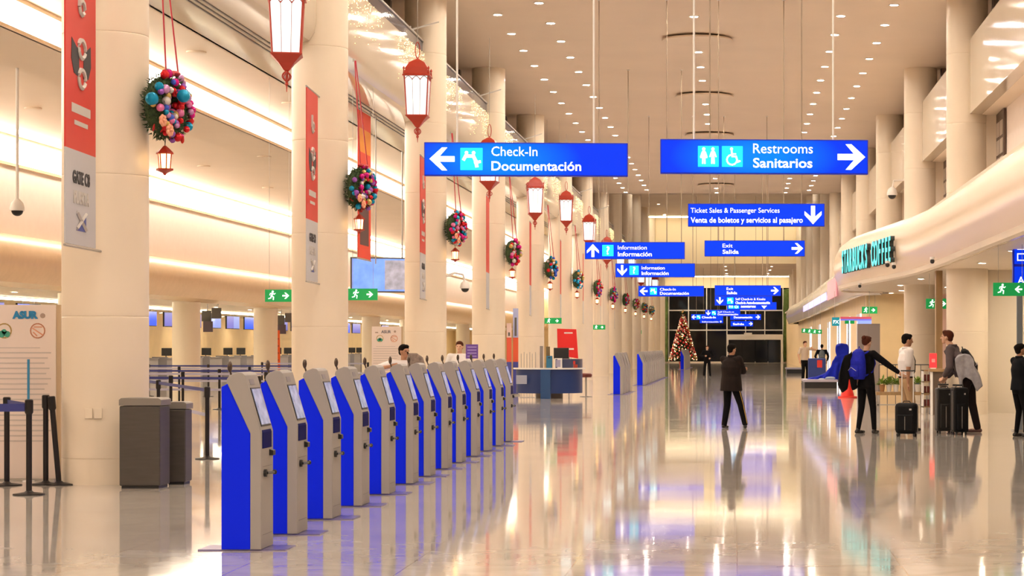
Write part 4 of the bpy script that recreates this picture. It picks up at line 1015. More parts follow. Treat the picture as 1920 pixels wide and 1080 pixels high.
# purple placard on a stand
x, z = P(885, 659, 42)
s_ = thing('purple_placard', 'purple printed placard on a stand behind the far kiosks', 'placard', (x, 42, 0)); obj('placard', box(B(), -.12, .12, -.01, .01, z - .14, z + .14), mat('placard_purple', (.14, .06, .36), .5), s_); obj('stand', tube(B(), [(0, .02, 0), (0, .02, z - .1)], .012, 6), M_GREYM, s_)
bm = B()
for k in range(4): box(bm, -.09, .09, -.014, -.01, z + .08 - .06 * k, z + .095 - .06 * k)
obj('printed_lines', bm, mat('placard_pale', (.5, .4, .75), .5), s_); obj('foot', lathe(B(), [(.14, 0), (.14, .015)], 16), M_GREYM, s_)

# ================================================================ CHRISTMAS TREE
tx, ty = -4.35, 172.0
t = thing('christmas_tree', 'tall lit christmas tree with red and gold baubles before the dark window wall', 'christmas tree', (tx, ty, 0))
rg = random.Random(5); HT = 4.35
obj('trunk', lathe(B(), [(.10, 0), (.07, 1.5), (.03, HT - .3)], 10), mat('bark', (.10, .06, .03), .8), t); obj('tub', lathe(B(), [(.28, 0), (.36, .38), (.32, .4)], 18), M_RED, t)
bm = B()
for k in range(900):
    u = rg.random() ** .7; z = HT - .05 - (HT - .55) * u; rr = 1.05 * u * rg.uniform(.75, 1.0) + .04; a = rg.uniform(0, 2 * PI)
    c = Vector((rr * math.cos(a), rr * math.sin(a), z)); d = Vector((math.cos(a), math.sin(a), -.35)) * .26; sd = Vector((-math.sin(a), math.cos(a), 0)) * .07
    base = c - d * 1.2
    vs = [bm.verts.new(base + sd), bm.verts.new(base - sd), bm.verts.new(base + Vector((0, 0, .09))), bm.verts.new(c + d * .4)]
    bm.faces.new((vs[0], vs[1], vs[3])); bm.faces.new((vs[1], vs[2], vs[3])); bm.faces.new((vs[2], vs[0], vs[3]))
f_ = obj('foliage', bm, mat('fir_green', (.03, .07, .02), .7), t); f_['kind'] = 'stuff'
TM = [mat('tree_red', (.55, .03, .03), .35, .0), mat('tree_gold', (.65, .42, .15), .2, .6), mat('tree_silver', (.75, .62, .55), .2, .4), mat('tree_pink', (.7, .25, .2), .3)]
for k in range(210):
    u = (k + .5) / 210; z = HT - .1 - (HT - .65) * u ** .75; rr = 1.08 * (HT - z) / (HT - .5) + .03; a = 2.399 * k
    o = bpy.data.objects.new('bauble', ballmesh(TM[(k * 7) % 4 if k % 3 else 0], 0)); C.objects.link(o); o.parent = t
    o.location = (rr * math.cos(a), rr * math.sin(a), z); r_ = rg.uniform(.07, .12); o.scale = (r_, r_, r_)
bm = B()
for k in range(170):
    u = rg.random() ** .75; z = HT - .1 - (HT - .6) * u; rr = 1.12 * (HT - z) / (HT - .5) + .05; a = rg.uniform(0, 2 * PI)
    ball(bm, (rr * math.cos(a), rr * math.sin(a), z), .026, 5, 4)
o = obj('fairy_lights', bm, mat('tree_light', (1, .8, .5), .5, emit=5, ecol=(1.0, .72, .35)), t); o['kind'] = 'stuff'
bm = B(); prism(bm, [(0 + (.16 if k % 2 else .07) * math.cos(PI / 2 + k * PI / 5), HT + .06 + (.16 if k % 2 == 0 else .07) * math.sin(PI / 2 + k * PI / 5)) for k in range(10)], -.03, .03); obj('star', bm, TM[1], t)

# ================================================================ SHOP SIDE
M_WOOD = mat('wood_brown', (.32, .20, .09), .45, noise_amt=.2, nscale=6, stretch=(1, 1, .1))
slabp = box(B(), 4.84, 5.0, 51.9, 52.2, 0, 3.45); tag(obj('wooden_pilaster', slabp, M_WOOD), 'narrow brown wooden pilaster beside the round column behind the jacketed man', 'pilaster')
# grey lattice windows of the upper right recesses
M_LAT = mat('lattice_brown', (.09, .055, .04), .5); M_LATP = mat('lattice_pane', (.45, .38, .32), .3)
for i, y in enumerate(COLY[:9]):
    t = thing('recess_window', 'dark narrow lattice window in the upper wall beside the %s shop side column' % ORD[i], 'window', (6.19, y - 1.85, 5.05), 0, 'lattice windows of the upper wall')
    obj('frame', box(B(), -.06, 0, 0, 1.4, 0, 2.03), M_LAT, t)
    for z in (.2, .62, 1.04, 1.46):
        for a in (.12, .75): obj('pane', box(B(), -.075, -.06, a, a + .5, z, z + .34), M_LATP, t)
# coffee shop letters on the canopy
M_LET = mat('letter_teal', (.0, .3, .3), .4, emit=.62, ecol=(.04, .85, .85)); M_LETS = mat('letter_side', (.03, .04, .04), .5)
t = thing('coffee_shop_sign', 'raised teal lit letters reading STARBUCKS COFFEE on the curved canopy', 'sign', (0, 0, 0))
# positions along the canopy path between y=58.4 and y=66.6
seg = [p for p in sm1 if 54.0 <= p.y <= 67.6]
L = [0]
for a, b_ in zip(seg, seg[1:]): L.append(L[-1] + (b_ - a).length)
def along(s_):
    for k in range(len(seg) - 1):
        if s_ <= L[k + 1]: u = (s_ - L[k]) / (L[k + 1] - L[k]); return seg[k].lerp(seg[k + 1], u), (seg[k + 1] - seg[k]).normalized()
    return seg[-1], (seg[-1] - seg[-2]).normalized()
word = 'STARBUCKS COFFEE'; n = len(word); s0 = L[-1] - 3.0; s1 = 1.2
for k, ch in enumerate(word):
    if ch == ' ': continue
    s_ = s0 + (s1 - s0) * (k + .5) / n; p, d = along(s_)
    nx = Vector((d.y, -d.x)); pos = Vector((p.x - nx.x * .34, p.y - nx.y * .34, 3.82))
    for m_, ext, off, nm in ((M_LETS, .055, .0, 'letter_side'), (M_LET, .006, -.064, 'letter_face')):
        me = text_mesh(ch, .95, .014, ext, 'CENTER').copy(); me.materials.clear(); me.materials.append(m_)
        o = bpy.data.objects.new(nm, me); C.objects.link(o); o.parent = t
        ang = math.atan2(-d.y, -d.x)
        o.rotation_euler = (R(90), 0, ang); o.location = pos + Vector((nx.x * off, nx.y * off, 0)); o.scale = (.80, 1, 1)
t = thing('round_shop_emblem', 'small red and white round lit emblem at the far end of the coffee canopy', 'sign', (3.28, 68.2, 4.1), R(-68))
obj('disc', prism(B(), [(.28 * math.cos(2 * PI * k / 20), .32 * math.sin(2 * PI * k / 20)) for k in range(20)], -.05, .02), mat('emblem_red', (.9, .15, .12), .4, emit=.7, ecol=(1, .2, .16)), t); obj('centre', prism(B(), [(.15 * math.cos(2 * PI * k / 20), .17 * math.sin(2 * PI * k / 20)) for k in range(20)], -.06, -.05), M_SIGNW, t)
# lit blue and pink panels on the far canopy
bm = B(); box(bm, 3.80, 3.84, 82, 90, 3.55, 4.3); tag(obj('pink_light_panel', bm, mat('pink_panel', (.8, .3, .35), .4, emit=.22, ecol=(1.0, .35, .40))), 'pink lit panel on the silvery far canopy', 'sign')
bm = B(); box(bm, 3.84, 3.88, 92, 124, 3.62, 3.95); tag(obj('blue_light_panel', bm, mat('blue_panel', (.5, .5, .9), .4, emit=.5, ecol=(.62, .60, 1.0))), 'long pale blue lit lettering strip on the silvery far canopy', 'sign')
# shop door frames along the far wall
for k, y in enumerate((84, 92, 101, 112, 125, 140)):
    t = thing('shop_doorway', 'white lit shop doorway in the yellow far wall, %s from the camera' % ORD[k], 'door', (4.9, y, 0), 0, 'shop doorways')
    for a in (0, 2.2): obj('lit_jamb', box(B(), -.06, 0, a, a + .14, 0, 2.9), mat('lit_jamb', (.9, .9, 1), .4, emit=.8, ecol=(.9, .93, 1.0)), t)
    obj('header', box(B(), -.06, 0, .14, 2.2, 2.6, 2.9), M_WHITE, t); obj('glass_door', box(B(), -.03, 0, .14, 2.2, 0, 2.6), mat('door_grey', (.25, .25, .30), .15), t)
x0, _ = P(1608, 0, 72.5); x1, _ = P(1650, 0, 72.5)
t = thing('grey_booth', 'tall grey two-door booth behind the woman with the blue backpack', 'booth', (x0, 72.5, 0))
W = x1 - x0; obj('body', box(B(), 0, W, 0, .5, 0, 2.38), mat('booth_grey', (.27, .23, .22), .4), t)
for a in (0.01, W / 2 + .01): obj('door_panel', box(B(), a, a + W / 2 - .02, -.012, 0, .05, 2.34), mat('booth_door', (.30, .255, .245), .35), t)
for z in (1.1,): obj('pull_handle', box(B(), W / 2 - .03, W / 2 + .03, -.03, -.012, z, z + .2), M_GREYM, t)
t = thing('exchange_board', 'red and blue exchange rate board with a teal end over the grey booth', 'sign', (P(1560, 0, 71)[0], 71, 0))
s = 71 / FPX
obj('teal_end', box(B(), 0, 14 * s, 0, .06, CAMZ + 39 * s, CAMZ + 55 * s), mat('teal_lit', (0, .15, .2), .4, emit=.4, ecol=(0, .30, .38)), t)
obj('red_strip', box(B(), 16 * s, 74 * s, 0, .06, CAMZ + 52 * s, CAMZ + 56 * s), mat('red_lit', (.4, .05, .08), .4, emit=.4, ecol=(.7, .1, .15)), t)
obj('blue_strip', box(B(), 16 * s, 74 * s, 0, .06, CAMZ + 49 * s, CAMZ + 52 * s), mat('blue_lit', (.1, .1, .5), .4, emit=.5, ecol=(.2, .2, .8)), t)
obj('green_digits', box(box(B(), 24 * s, 32 * s, 0, .05, CAMZ + 43 * s, CAMZ + 49 * s), 34 * s, 42 * s, 0, .05, CAMZ + 43 * s, CAMZ + 49 * s), M_GREEN, t)
obj('pale_blue_block', box(B(), 48 * s, 74 * s, 0, .05, CAMZ + 43 * s, CAMZ + 49 * s), mat('paleblue_lit', (.2, .3, .8), .4, emit=.6, ecol=(.25, .35, .95)), t)
text('lettering', 'FX', 9 * s, M_SIGNW, t, 2 * s, -.006, CAMZ + 43.5 * s, .002)
for a in (5, 70): obj('hanger', tube(B(), [(a * s, .03, CAMZ + 54 * s), (a * s, .03, 3.45)], .01, 5), M_GREYM, t)
# cash machine sign pillar at the frame edge
t = thing('cash_machine_sign', 'blue lit cash machine sign on a grey pole at the frame edge', 'sign', (P(1899, 0, 40.5)[0], 40.5, 0)); s = 40.5 / FPX
W = 75 * s; obj('case', box(B(), 0, W, 0, .12, CAMZ + 104 * s, CAMZ + 196 * s), M_SIGNE, t, bev=.01)
obj('lit_panel', box(B(), 3 * s, W - 3 * s, -.008, 0, CAMZ + 106 * s, CAMZ + 150 * s), lit_face_mat('atm_lower', .3), t); obj('lit_panel', box(B(), 3 * s, W - 3 * s, -.008, 0, CAMZ + 155 * s, CAMZ + 194 * s), lit_face_mat('atm_upper', .3), t)
text('lettering', 'ATM', 19 * s, M_SIGNW, t, 9 * s, -.012, CAMZ + 118 * s, .002)
bm = B(); ribbon2d(bm, [(9 * s, CAMZ + 162 * s), (9 * s, CAMZ + 174 * s), (24 * s, CAMZ + 174 * s), (24 * s, CAMZ + 162 * s), (9 * s, CAMZ + 162 * s)], 2 * s, -.012, -.008); ribbon2d(bm, [(9 * s, CAMZ + 183 * s), (24 * s, CAMZ + 183 * s)], 2.5 * s, -.012, -.008); obj('cash_pictogram', bm, M_SIGNW, t)
obj('pole', box(B(), 8 * s, 19 * s, .03, .09, .02, CAMZ + 105 * s), mat('pole_bluegrey', (.25, .30, .36), .35, .4), t); obj('base', box(B(), 0, 28 * s, -.1, .22, 0, .02), M_GREYM, t)
# low display bench with plants, shelf and counter by the coffee shop
def bx3(px0, px1, py0, py1, Y, d):
    a, z1 = P(px0, py0, Y); b_, z0 = P(px1, py1, Y); return (a, b_, Y, Y + d, max(z0, 0), z1)
Yb = 52.0
t = thing('plant_bench', 'low slatted bench holding white plant pots behind the boy in white', 'bench', (0, 0, 0))
obj('bench_top', box(B(), *bx3(1643, 1742, 735, 741, Yb, .5)), M_WOOD, t)
for px in (1645, 1690, 1736): obj('leg', box(B(), *bx3(px, px + 4, 741, 775, Yb, .05)), M_GREYM, t)
obj('lower_rail', box(B(), *bx3(1645, 1740, 758, 760, Yb, .05)), M_GREYM, t)
M_PLANT = mat('leaf_green', (.16, .26, .03), .5, noise_amt=.35, nscale=8)
rg = random.Random(9)
zt = P(0, 735, Yb)[1]
for k, px in enumerate((1655, 1668, 1681, 1694, 1722)):
    x = P(px, 0, Yb)[0]
    t = thing('potted_plant', 'leafy plant in a small pot on the low bench, %s from the blue backpack' % ORD[k], 'plant', (x, Yb + .2, zt), 0, 'potted plants on the bench')
    obj('pot', lathe(B(), [(.05, 0), (.075, .17), (.08, .18), (.065, .18)], 14), [M_WHITE, mat('terracotta', (.40, .20, .08), .6)][k == 0], t, True)
    bm = B()
    for q in range(46):
        a = rg.uniform(0, 2 * PI); e = rg.uniform(.1, 1.3); Lf = rg.uniform(.14, .30); d = Vector((math.cos(a) * math.cos(e), math.sin(a) * math.cos(e), math.sin(e))); sd = Vector((-math.sin(a), math.cos(a), 0)) * .028
        b0 = Vector((0, 0, .17)); vs = [bm.verts.new(b0 + d * Lf * .25), bm.verts.new(b0 + d * Lf * .7 + sd), bm.verts.new(b0 + d * Lf - Vector((0, 0, .02))), bm.verts.new(b0 + d * Lf * .7 - sd)]
        bm.faces.new((vs[0], vs[1], vs[2])); bm.faces.new((vs[0], vs[2], vs[3]))
    o = obj('leaves', bm, M_PLANT, t); o['kind'] = 'stuff'
t = thing('steel_railing', 'thin dark railing behind the low plant bench', 'railing', (0, 53.2, 0))
x0 = P(1648, 0, 53.2)[0]; x1 = P(1742, 0, 53.2)[0]
obj('top_rail', tube(B(), [(x0, 0, 1.15), (x1, 0, 1.15)], .015, 6), M_DGREY, t)
for k in range(7): obj('baluster', tube(B(), [(x0 + (x1 - x0) * k / 6, 0, 0), (x0 + (x1 - x0) * k / 6, 0, 1.15)], .009, 5), M_DGREY, t)
t = thing('display_shelf', 'narrow white framed shelf with dark red goods beside the coffee counter', 'shelf', (0, 0, 0))
a = bx3(1730, 1746, 695, 774, 50.5, .4)
for px in (1730, 1744): obj('upright', box(B(), *bx3(px, px + 2.2, 694, 776, 50.5, .4)), M_WHITE, t)
for py in (694, 715, 737, 762): obj('shelf_board', box(B(), *bx3(1730, 1746, py, py + 2, 50.5, .4)), M_WOOD, t)
for k, py in enumerate((714.8, 736.8, 761.8)):
    for j in (0, 1):
        x, z = P(1735 + 6 * j, py, 50.6)
        tag(obj('coffee_bag', box(B(), x - .028, x + .028, 50.65, 50.75, z + .002, z + .16), mat('bag_red', (.22, .03, .02), .5), bev=.006), 'dark red bag on the narrow shelf, %s tier, %s one' % (['top', 'middle', 'bottom'][k], ['inner', 'outer'][j]), 'bag', 'bags on the narrow shelf')
t = thing('coffee_counter', 'brown coffee shop counter behind the black suitcases', 'counter', (0, 0, 0))
obj('counter_body', box(B(), *bx3(1748, 1774, 697, 778, 50.0, .6)), mat('counter_brown', (.10, .065, .045), .5), t); obj('counter_top', box(B(), *bx3(1744, 1776, 692, 697, 49.95, .7)), M_WOOD, t)
obj('pale_edge', box(B(), *bx3(1745, 1749, 697, 778, 49.98, .1)), M_WHITE, t)
x, z = P(1750, 692, 50.2)
t = thing('red_tablet_sign', 'small bright red upright sign on the coffee counter', 'sign', (x, 50.2, z)); obj('panel', box(B(), -.09, .08, 0, .02, .03, .37), mat('tablet_red', (.9, .03, .03), .4, emit=.5, ecol=(1, .04, .05)), t); obj('foot', box(B(), -.06, .06, -.04, .06, 0, .03), M_WHITE, t); obj('white_mark', box(B(), -.04, .04, -.004, 0, .16, .24), mat('tablet_mark', (.9, .4, .4), .4), t)
for k, (px, c_) in enumerate(((1722, (.10, .12, .40)), (1716, (.6, .55, .6)))):
    x, z = P(px, 735, Yb); tag(obj('gift_box', box(B(), x - .05, x + .06, Yb + .32, Yb + .42, zt + .001, zt + .22 + .1 * k), mat('gift%d' % k, c_, .5), bev=.005), ['small navy gift box on the low bench', 'tall pale gift box on the low bench'][k], 'box')
# low platforms and the blue draped display
def platform(x0, x1, y0, y1, label):
    t = thing('low_platform', label, 'platform', ((x0 + x1) / 2, (y0 + y1) / 2, 0)); w_ = (x1 - x0) / 2; d = (y1 - y0) / 2
    obj('black_base', box(B(), -w_ + .04, w_ - .04, -d + .04, d - .04, 0, .24), M_BLACK, t); obj('pale_top', box(B(), -w_, w_, -d, d, .24, .33), mat('platform_top', (.42, .40, .52), .3), t, bev=.01)
platform(P(1507, 0, 82)[0], P(1571, 0, 82)[0], 82, 85, 'low black platform with a pale rim under the blue draped display')
platform(P(1474, 0, 128)[0], P(1510, 0, 128)[0], 128, 131, 'second low platform farther back, beside the man in beige')
o = tag(obj('red_floor_cone', lathe(B(), [(.20, 0), (.20, .03), (.14, .04), (.03, .55), (.02, .56)], 16), mat('cone_red', (.85, .03, .02), .5), None, True), 'bright red floor cone beside the blue backpack', 'cone'); o.location = (P(1589, 0, 67)[0], 67, 0); o.scale = (1.5, 1.5, 1.3)

# ================================================================ PEOPLE
SKIN = mat('skin_light', (.62, .36, .24), .5); SKIN2 = mat('skin_tan', (.42, .21, .12), .5)
HAIRD = mat('hair_dark', (.006, .004, .003), .8, spec=.1); HAIRB = mat('hair_brown', (.07, .02, .011), .8, spec=.1)
CBLK = mat('cloth_black', (.004, .0035, .0045), .9, noise_amt=.2, nscale=12, spec=.15); CNAVY = mat('cloth_navyblack', (.006, .007, .010), .9, spec=.15)
CGREY = mat('cloth_greybrown', (.085, .062, .066), .85, noise_amt=.15, nscale=10); CWHITE = mat('cloth_white', (.78, .74, .74), .8)
CBEIGE = mat('cloth_beige', (.55, .45, .36), .8); CKHAKI = mat('cloth_khaki', (.42, .27, .14), .8); CTEE = mat('cloth_teegrey', (.42, .36, .36), .8)
CBROWN = mat('cloth_darkbrown', (.016, .009, .009), .85, spec=.2); CJKT = mat('cloth_blackbrown', (.012, .007, .006), .85, spec=.2, noise_amt=.2, nscale=10)
SHOE = mat('shoe_black', (.012, .01, .01), .35); SHOEW = mat('shoe_white', (.7, .68, .66), .5)
EYE = mat('eye_dark', (.02, .015, .01), .2); LIP = mat('lip', (.40, .12, .09), .5)

def frustum(bm, a, b, ra, rb, seg=12, sx=1.0):
    a = Vector(a); b = Vector(b); d = b - a
    if d.length < 1e-5: return
    q = d.to_track_quat('Z', 'Y').to_matrix().to_4x4()
    M = Matrix.Translation(a) @ q
    A = [bm.verts.new(M @ Vector((ra * sx * math.cos(2 * PI * k / seg), ra * math.sin(2 * PI * k / seg), 0))) for k in range(seg)]
    Bq = [bm.verts.new(M @ Vector((rb * sx * math.cos(2 * PI * k / seg), rb * math.sin(2 * PI * k / seg), d.length))) for k in range(seg)]
    for k in range(seg): bm.faces.new((A[k], A[(k + 1) % seg], Bq[(k + 1) % seg], Bq[k]))
    bm.faces.new(A[::-1]); bm.faces.new(Bq)
def cap(bm, a, b, ra, rb, seg=12):
    frustum(bm, a, b, ra, rb, seg); ball(bm, a, ra, seg, 8); ball(bm, b, rb, seg, 8)
def loft(bm, rings, seg=20):    # rings: (center, rx, ry)
    rr = []
    for c, rx, ry in rings:
        c = Vector(c); rr.append([bm.verts.new(c + Vector((rx * math.cos(2 * PI * k / seg), ry * math.sin(2 * PI * k / seg), 0))) for k in range(seg)])
    for A, Bq in zip(rr, rr[1:]):
        for k in range(seg): bm.faces.new((A[k], A[(k + 1) % seg], Bq[(k + 1) % seg], Bq[k]))
    bm.faces.new(rr[0][::-1]); bm.faces.new(rr[-1])
def meld(name, bm, m, parent, vox, it=3, cutz=None):
    bmesh.ops.recalc_face_normals(bm, faces=bm.faces)
    me = bpy.data.meshes.new(name); bm.to_mesh(me); bm.free()
    o = bpy.data.objects.new(name, me); C.objects.link(o)
    md = o.modifiers.new('r', 'REMESH'); md.mode = 'VOXEL'; md.voxel_size = vox; md.use_smooth_shade = True
    ms = o.modifiers.new('s', 'SMOOTH'); ms.iterations = it; ms.factor = .5
    dg = bpy.context.evaluated_depsgraph_get(); dg.update()
    nm = bpy.data.meshes.new_from_object(o.evaluated_get(dg)); o.modifiers.clear(); o.data = nm; nm.name = name
    bpy.data.meshes.remove(me)
    nm.materials.clear(); nm.materials.append(m)
    for p in nm.polygons: p.use_smooth = True; p.material_index = 0
    o.parent = parent; return o
def ik(a, b, l1, l2, pole):
    a = Vector(a); b = Vector(b); d = b - a; D = min(d.length, (l1 + l2) * .998); dn = d.normalized()
    x = (l1 * l1 - l2 * l2 + D * D) / (2 * D); h = math.sqrt(max(l1 * l1 - x * x, 0))
    p = Vector(pole); p = p - dn * p.dot(dn); p.normalize()
    return a + dn * x + p * h, a + dn * D

def person(label, loc, rz, H, hair, skin, top, trousers, shoes, feet, hands, lean=(0, 0), head_turn=0, head_tilt=0, sleeves='long', hemz=.50, bulk=1.0,
           female=False, bun=False, cap_=False, vox=.009, opened=None, stripe=None, belt_=False, collar=False, elbow_pole=((-1, -.6, -.3), (1, -.6, -.3)), knee=(0, 1, 0), strap=False, group=None, hipshift=0):
    t = thing('person', label, 'person', loc, rz, group)
    k = H; lx, ly = lean
    hipw = .052 * k; shw = (.105 if female else .118) * k
    pel = Vector((hipshift, -ly * .3, .52 * k)); che = Vector((hipshift + lx * .6, ly * .5, .72 * k)); nek = Vector((hipshift + lx, ly * 1.0, .845 * k - abs(ly) * .25))
    hd = nek + Vector((lx * .25, ly * .35 + .012 * k, .082 * k))
    S = [nek + Vector((s_ * shw, 0, -.030 * k)) for s_ in (-1, 1)]
    Hp = [pel + Vector((s_ * hipw, 0, -.01 * k)) for s_ in (-1, 1)]
    ua, fa, th, sh = .172 * k, .150 * k, .238 * k, .232 * k
    arms = []; legs = []
    for i in (0, 1):
        e, wv = ik(S[i], hands[i], ua, fa, elbow_pole[i]); arms.append((S[i], e, wv))
        an = Vector((feet[i][0], feet[i][1], .045 * k)); kn, an2 = ik(Hp[i], an, th, sh, knee); legs.append((Hp[i], kn, an2))
    rm = {}
    # ---- body
    bm = B()
    tw = 1.0
    loft(bm, [(pel + Vector((0, 0, -.05 * k)), .08 * k, .055 * k), (pel, .092 * k, .062 * k), (pel.lerp(che, .45), .075 * k, .052 * k), (che, .092 * k, .060 * k), (nek + Vector((0, 0, -.045 * k)), .088 * k, .045 * k), (nek, .035 * k, .032 * k)])
    cap(bm, nek - Vector((0, 0, .02 * k)), hd - Vector((0, .004, .02 * k)), .031 * k, .028 * k)
    hm = Matrix.Translation(hd) @ Euler((-head_tilt, 0, head_turn)).to_matrix().to_4x4()
    def hp(x, y, z): return hm @ Vector((x * k, y * k, z * k))
    ball(bm, hd + hm.to_3x3() @ Vector((0, -.004 * k, .014 * k)), (.042 * k, .052 * k, .052 * k), 18, 14, M=hm.to_3x3().to_4x4())
    cap(bm, hp(0, .016, -.012), hp(0, .026, -.042), .031 * k, .020 * k)                        # jaw and chin
    cap(bm, hp(0, .048, .008), hp(0, .058, -.012), .0055 * k, .0085 * k)                       # nose
    ball(bm, hp(0, .040, -.028), .010 * k, 8, 6)                                               # mouth
    cap(bm, hp(-.02, .043, .016), hp(.02, .043, .016), .0075 * k, .0075 * k)                   # brow
    for s_ in (-1, 1): ball(bm, hp(s_ * .043, -.002, -.002), (.006 * k, .011 * k, .017 * k), 8, 6)   # ears
    for i, (a, e, wv) in enumerate(arms):
        cap(bm, a, e, .030 * k, .024 * k); cap(bm, e, wv, .024 * k, .015 * k)
        d = (wv - e).normalized(); sd = (-1, 1)[i]
        # hand: palm, four fingers, thumb
        side = d.cross(Vector((0, 1, 0)));
        if side.length < .2: side = d.cross(Vector((0, 0, 1)))
        side.normalize(); nrm = side.cross(d).normalized()
        pc = wv + d * .030 * k
        for f in (-1.5, -.5, .5, 1.5): cap(bm, wv + side * f * .006 * k, wv + d * .052 * k + side * f * .0105 * k, .0085 * k, .0070 * k, 8)
        for f, ln in ((-1.5, .036), (-.5, .043), (.5, .046), (1.5, .040)):
            b0 = wv + d * .052 * k + side * f * .0115 * k; b1 = b0 + d * ln * .55 * k + nrm * .007 * k; b2 = b1 + d * ln * .38 * k + nrm * .016 * k
            cap(bm, b0, b1, .0058 * k, .0052 * k, 8); cap(bm, b1, b2, .0052 * k, .0044 * k, 8)
        t0 = wv + d * .014 * k + side * .014 * k; t1 = t0 + d * .022 * k + side * .020 * k + nrm * .006 * k; t2 = t1 + d * .024 * k + side * .004 * k
        cap(bm, t0, t1, .0075 * k, .0062 * k, 8); cap(bm, t1, t2, .006 * k, .005 * k, 8)
    for i, (a, kn, an) in enumerate(legs):
        cap(bm, a, kn, .045 * k, .030 * k); cap(bm, kn, an, .030 * k, .018 * k)
        ft = Vector((math.sin(feet[i][2]), math.cos(feet[i][2]), 0)); cap(bm, an - Vector((0, 0, .02 * k)), an + ft * .08 * k - Vector((0, 0, .028 * k)), .018 * k, .014 * k)
    meld('body', bm, skin, t, vox, 2)
    # ---- face details
    eb = B()
    for s_ in (-1, 1): ball(eb, hp(s_ * .018, .046, .006), (.0055 * k, .003 * k, .0035 * k), 8, 6)
    obj('eyes', eb, EYE, t)
    mb = B(); ball(mb, hp(0, .0495, -.028), (.012 * k, .003 * k, .003 * k), 8, 5); obj('mouth', mb, LIP, t)
    # ---- trousers
    g = .010 * k
    bm = B(); fit = .9 if female else 1.0
    loft(bm, [(pel + Vector((0, 0, -.06 * k)), .088 * k * fit, .062 * k), (pel + Vector((0, 0, -.0 * k)), .102 * k * fit, .072 * k), (pel + Vector((0, 0, .05 * k)), .090 * k * fit, .064 * k)])
    for i, (a, kn, an) in enumerate(legs):
        r0, r1, r2 = (.054, .035, .024) if female else (.057, .041, .034)
        cap(bm, a, kn, r0 * k, r1 * k); lo = an + Vector((0, 0, -.012 * k)); cap(bm, kn, lo.lerp(kn, .05), r1 * k, r2 * k)
    tr = meld('trousers', bm, trousers, t, vox, 2)
    if stripe:
        for i, (a, kn, an) in enumerate(legs):
            sb = B(); s_ = (-1, 1)[i]; pts = []
            for u in range(6): q = a.lerp(kn, u / 5); r = .057 + (.041 - .057) * u / 5; pts.append(q + Vector((s_ * r * k * 1.0, -.006, 0)))
            for u in range(1, 6): q = kn.lerp(an, u / 5); r = .041 + (.034 - .041) * u / 5; pts.append(q + Vector((s_ * r * k * 1.0, -.006, 0)))
            tube(sb, pts, .008, 5); obj('side_stripe', sb, stripe, t)
    # ---- shoes
    for i, (a, kn, an) in enumerate(legs):
        ft = Vector((math.sin(feet[i][2]), math.cos(feet[i][2]), 0)); sd = Vector((ft.y, -ft.x, 0)); bs = Vector((an.x, an.y, 0))
        bm = B()
        cap(bm, bs - ft * .022 * k + Vector((0, 0, .020 * k)), bs + ft * .095 * k + Vector((0, 0, .016 * k)), .022 * k, .017 * k)
        cap(bm, bs + ft * .0 * k + Vector((0, 0, .028 * k)), bs + Vector((0, 0, .052 * k)), .025 * k, .022 * k)
        cap(bm, bs + ft * .06 * k + sd * .008 * k + Vector((0, 0, .016 * k)), bs + ft * .06 * k - sd * .008 * k + Vector((0, 0, .016 * k)), .017 * k, .017 * k)
        s_o = meld('shoe', bm, shoes, t, max(vox, .008), 2)
        for v in s_o.data.vertices: v.co.z = max(v.co.z, .002)
    # ---- top
    bm = B(); b_ = bulk; hz = hemz * k
    hem = Vector((pel.x, pel.y, hz)) if hz < pel.z else pel.lerp(che, (hz - pel.z) / (che.z - pel.z))
    loft(bm, [(hem, .108 * k * b_ * (.92 if female else 1), .080 * k * b_), (pel.lerp(che, .25), .100 * k * b_ * (.90 if female else 1), .075 * k * b_), (pel.lerp(che, .55), .092 * k * b_ * (.90 if female else 1), .068 * k * b_), (che, .104 * k * b_ * (.93 if female else 1), .074 * k * b_),
              (nek + Vector((0, 0, -.055 * k)), .100 * k * (.93 if female else 1) * (1 + (b_ - 1) * .5), .058 * k * b_), (nek + Vector((0, 0, -.018 * k)), .060 * k, .044 * k), (nek + Vector((0, .0, .004 * k)), .040 * k, .037 * k)])
    for i, (a, e, wv) in enumerate(arms):
        cap(bm, a, nek + Vector((0, 0, -.04 * k)), .036 * k, .040 * k)
        if sleeves == 'long':
            sb_ = math.sqrt(b_); cap(bm, a, e, .038 * k * sb_, .032 * k * sb_); cap(bm, e, e.lerp(wv, .93), .032 * k * sb_, .023 * k * sb_)
        else:
            cap(bm, a, a.lerp(e, .72), .038 * k * b_, .035 * k * b_)
    meld('top', bm, top, t, vox, 3)
    if opened:      # the shirt seen where the jacket is open
        bm = B(); f = che + Vector((-.02 * k, .066 * k * b_, 0)); loft(bm, [(hem.lerp(che, .1) + Vector((0, .058 * k * b_, 0)), .040 * k, .030 * k), (f, .036 * k, .020 * k), (nek + Vector((0, .035 * k, -.04 * k)), .030 * k, .022 * k), (nek + Vector((0, .016 * k, .0)), .032 * k, .026 * k)])
        meld('shirt', bm, opened, t, vox, 2)
        for s_ in (-1, 1):
            cb = B(); tube(cb, [nek + Vector((s_ * .03 * k, .01 * k, .012 * k)), nek + Vector((s_ * .045 * k, .06 * k, -.05 * k)), che + Vector((s_ * .035 * k, .088 * k, -.02 * k)), hem + Vector((s_ * .055 * k, .082 * k * b_, .01))], [.012 * k, .016 * k, .012 * k, .010 * k], 6)
            obj('lapel', cb, top, t, True)
    if collar:
        cb = B(); lathe(cb, [(.040 * k, -.006 * k), (.046 * k, .012 * k), (.040 * k, .020 * k), (.034 * k, .014 * k)], 16, tuple(nek)); obj('collar', cb, top, t, True)
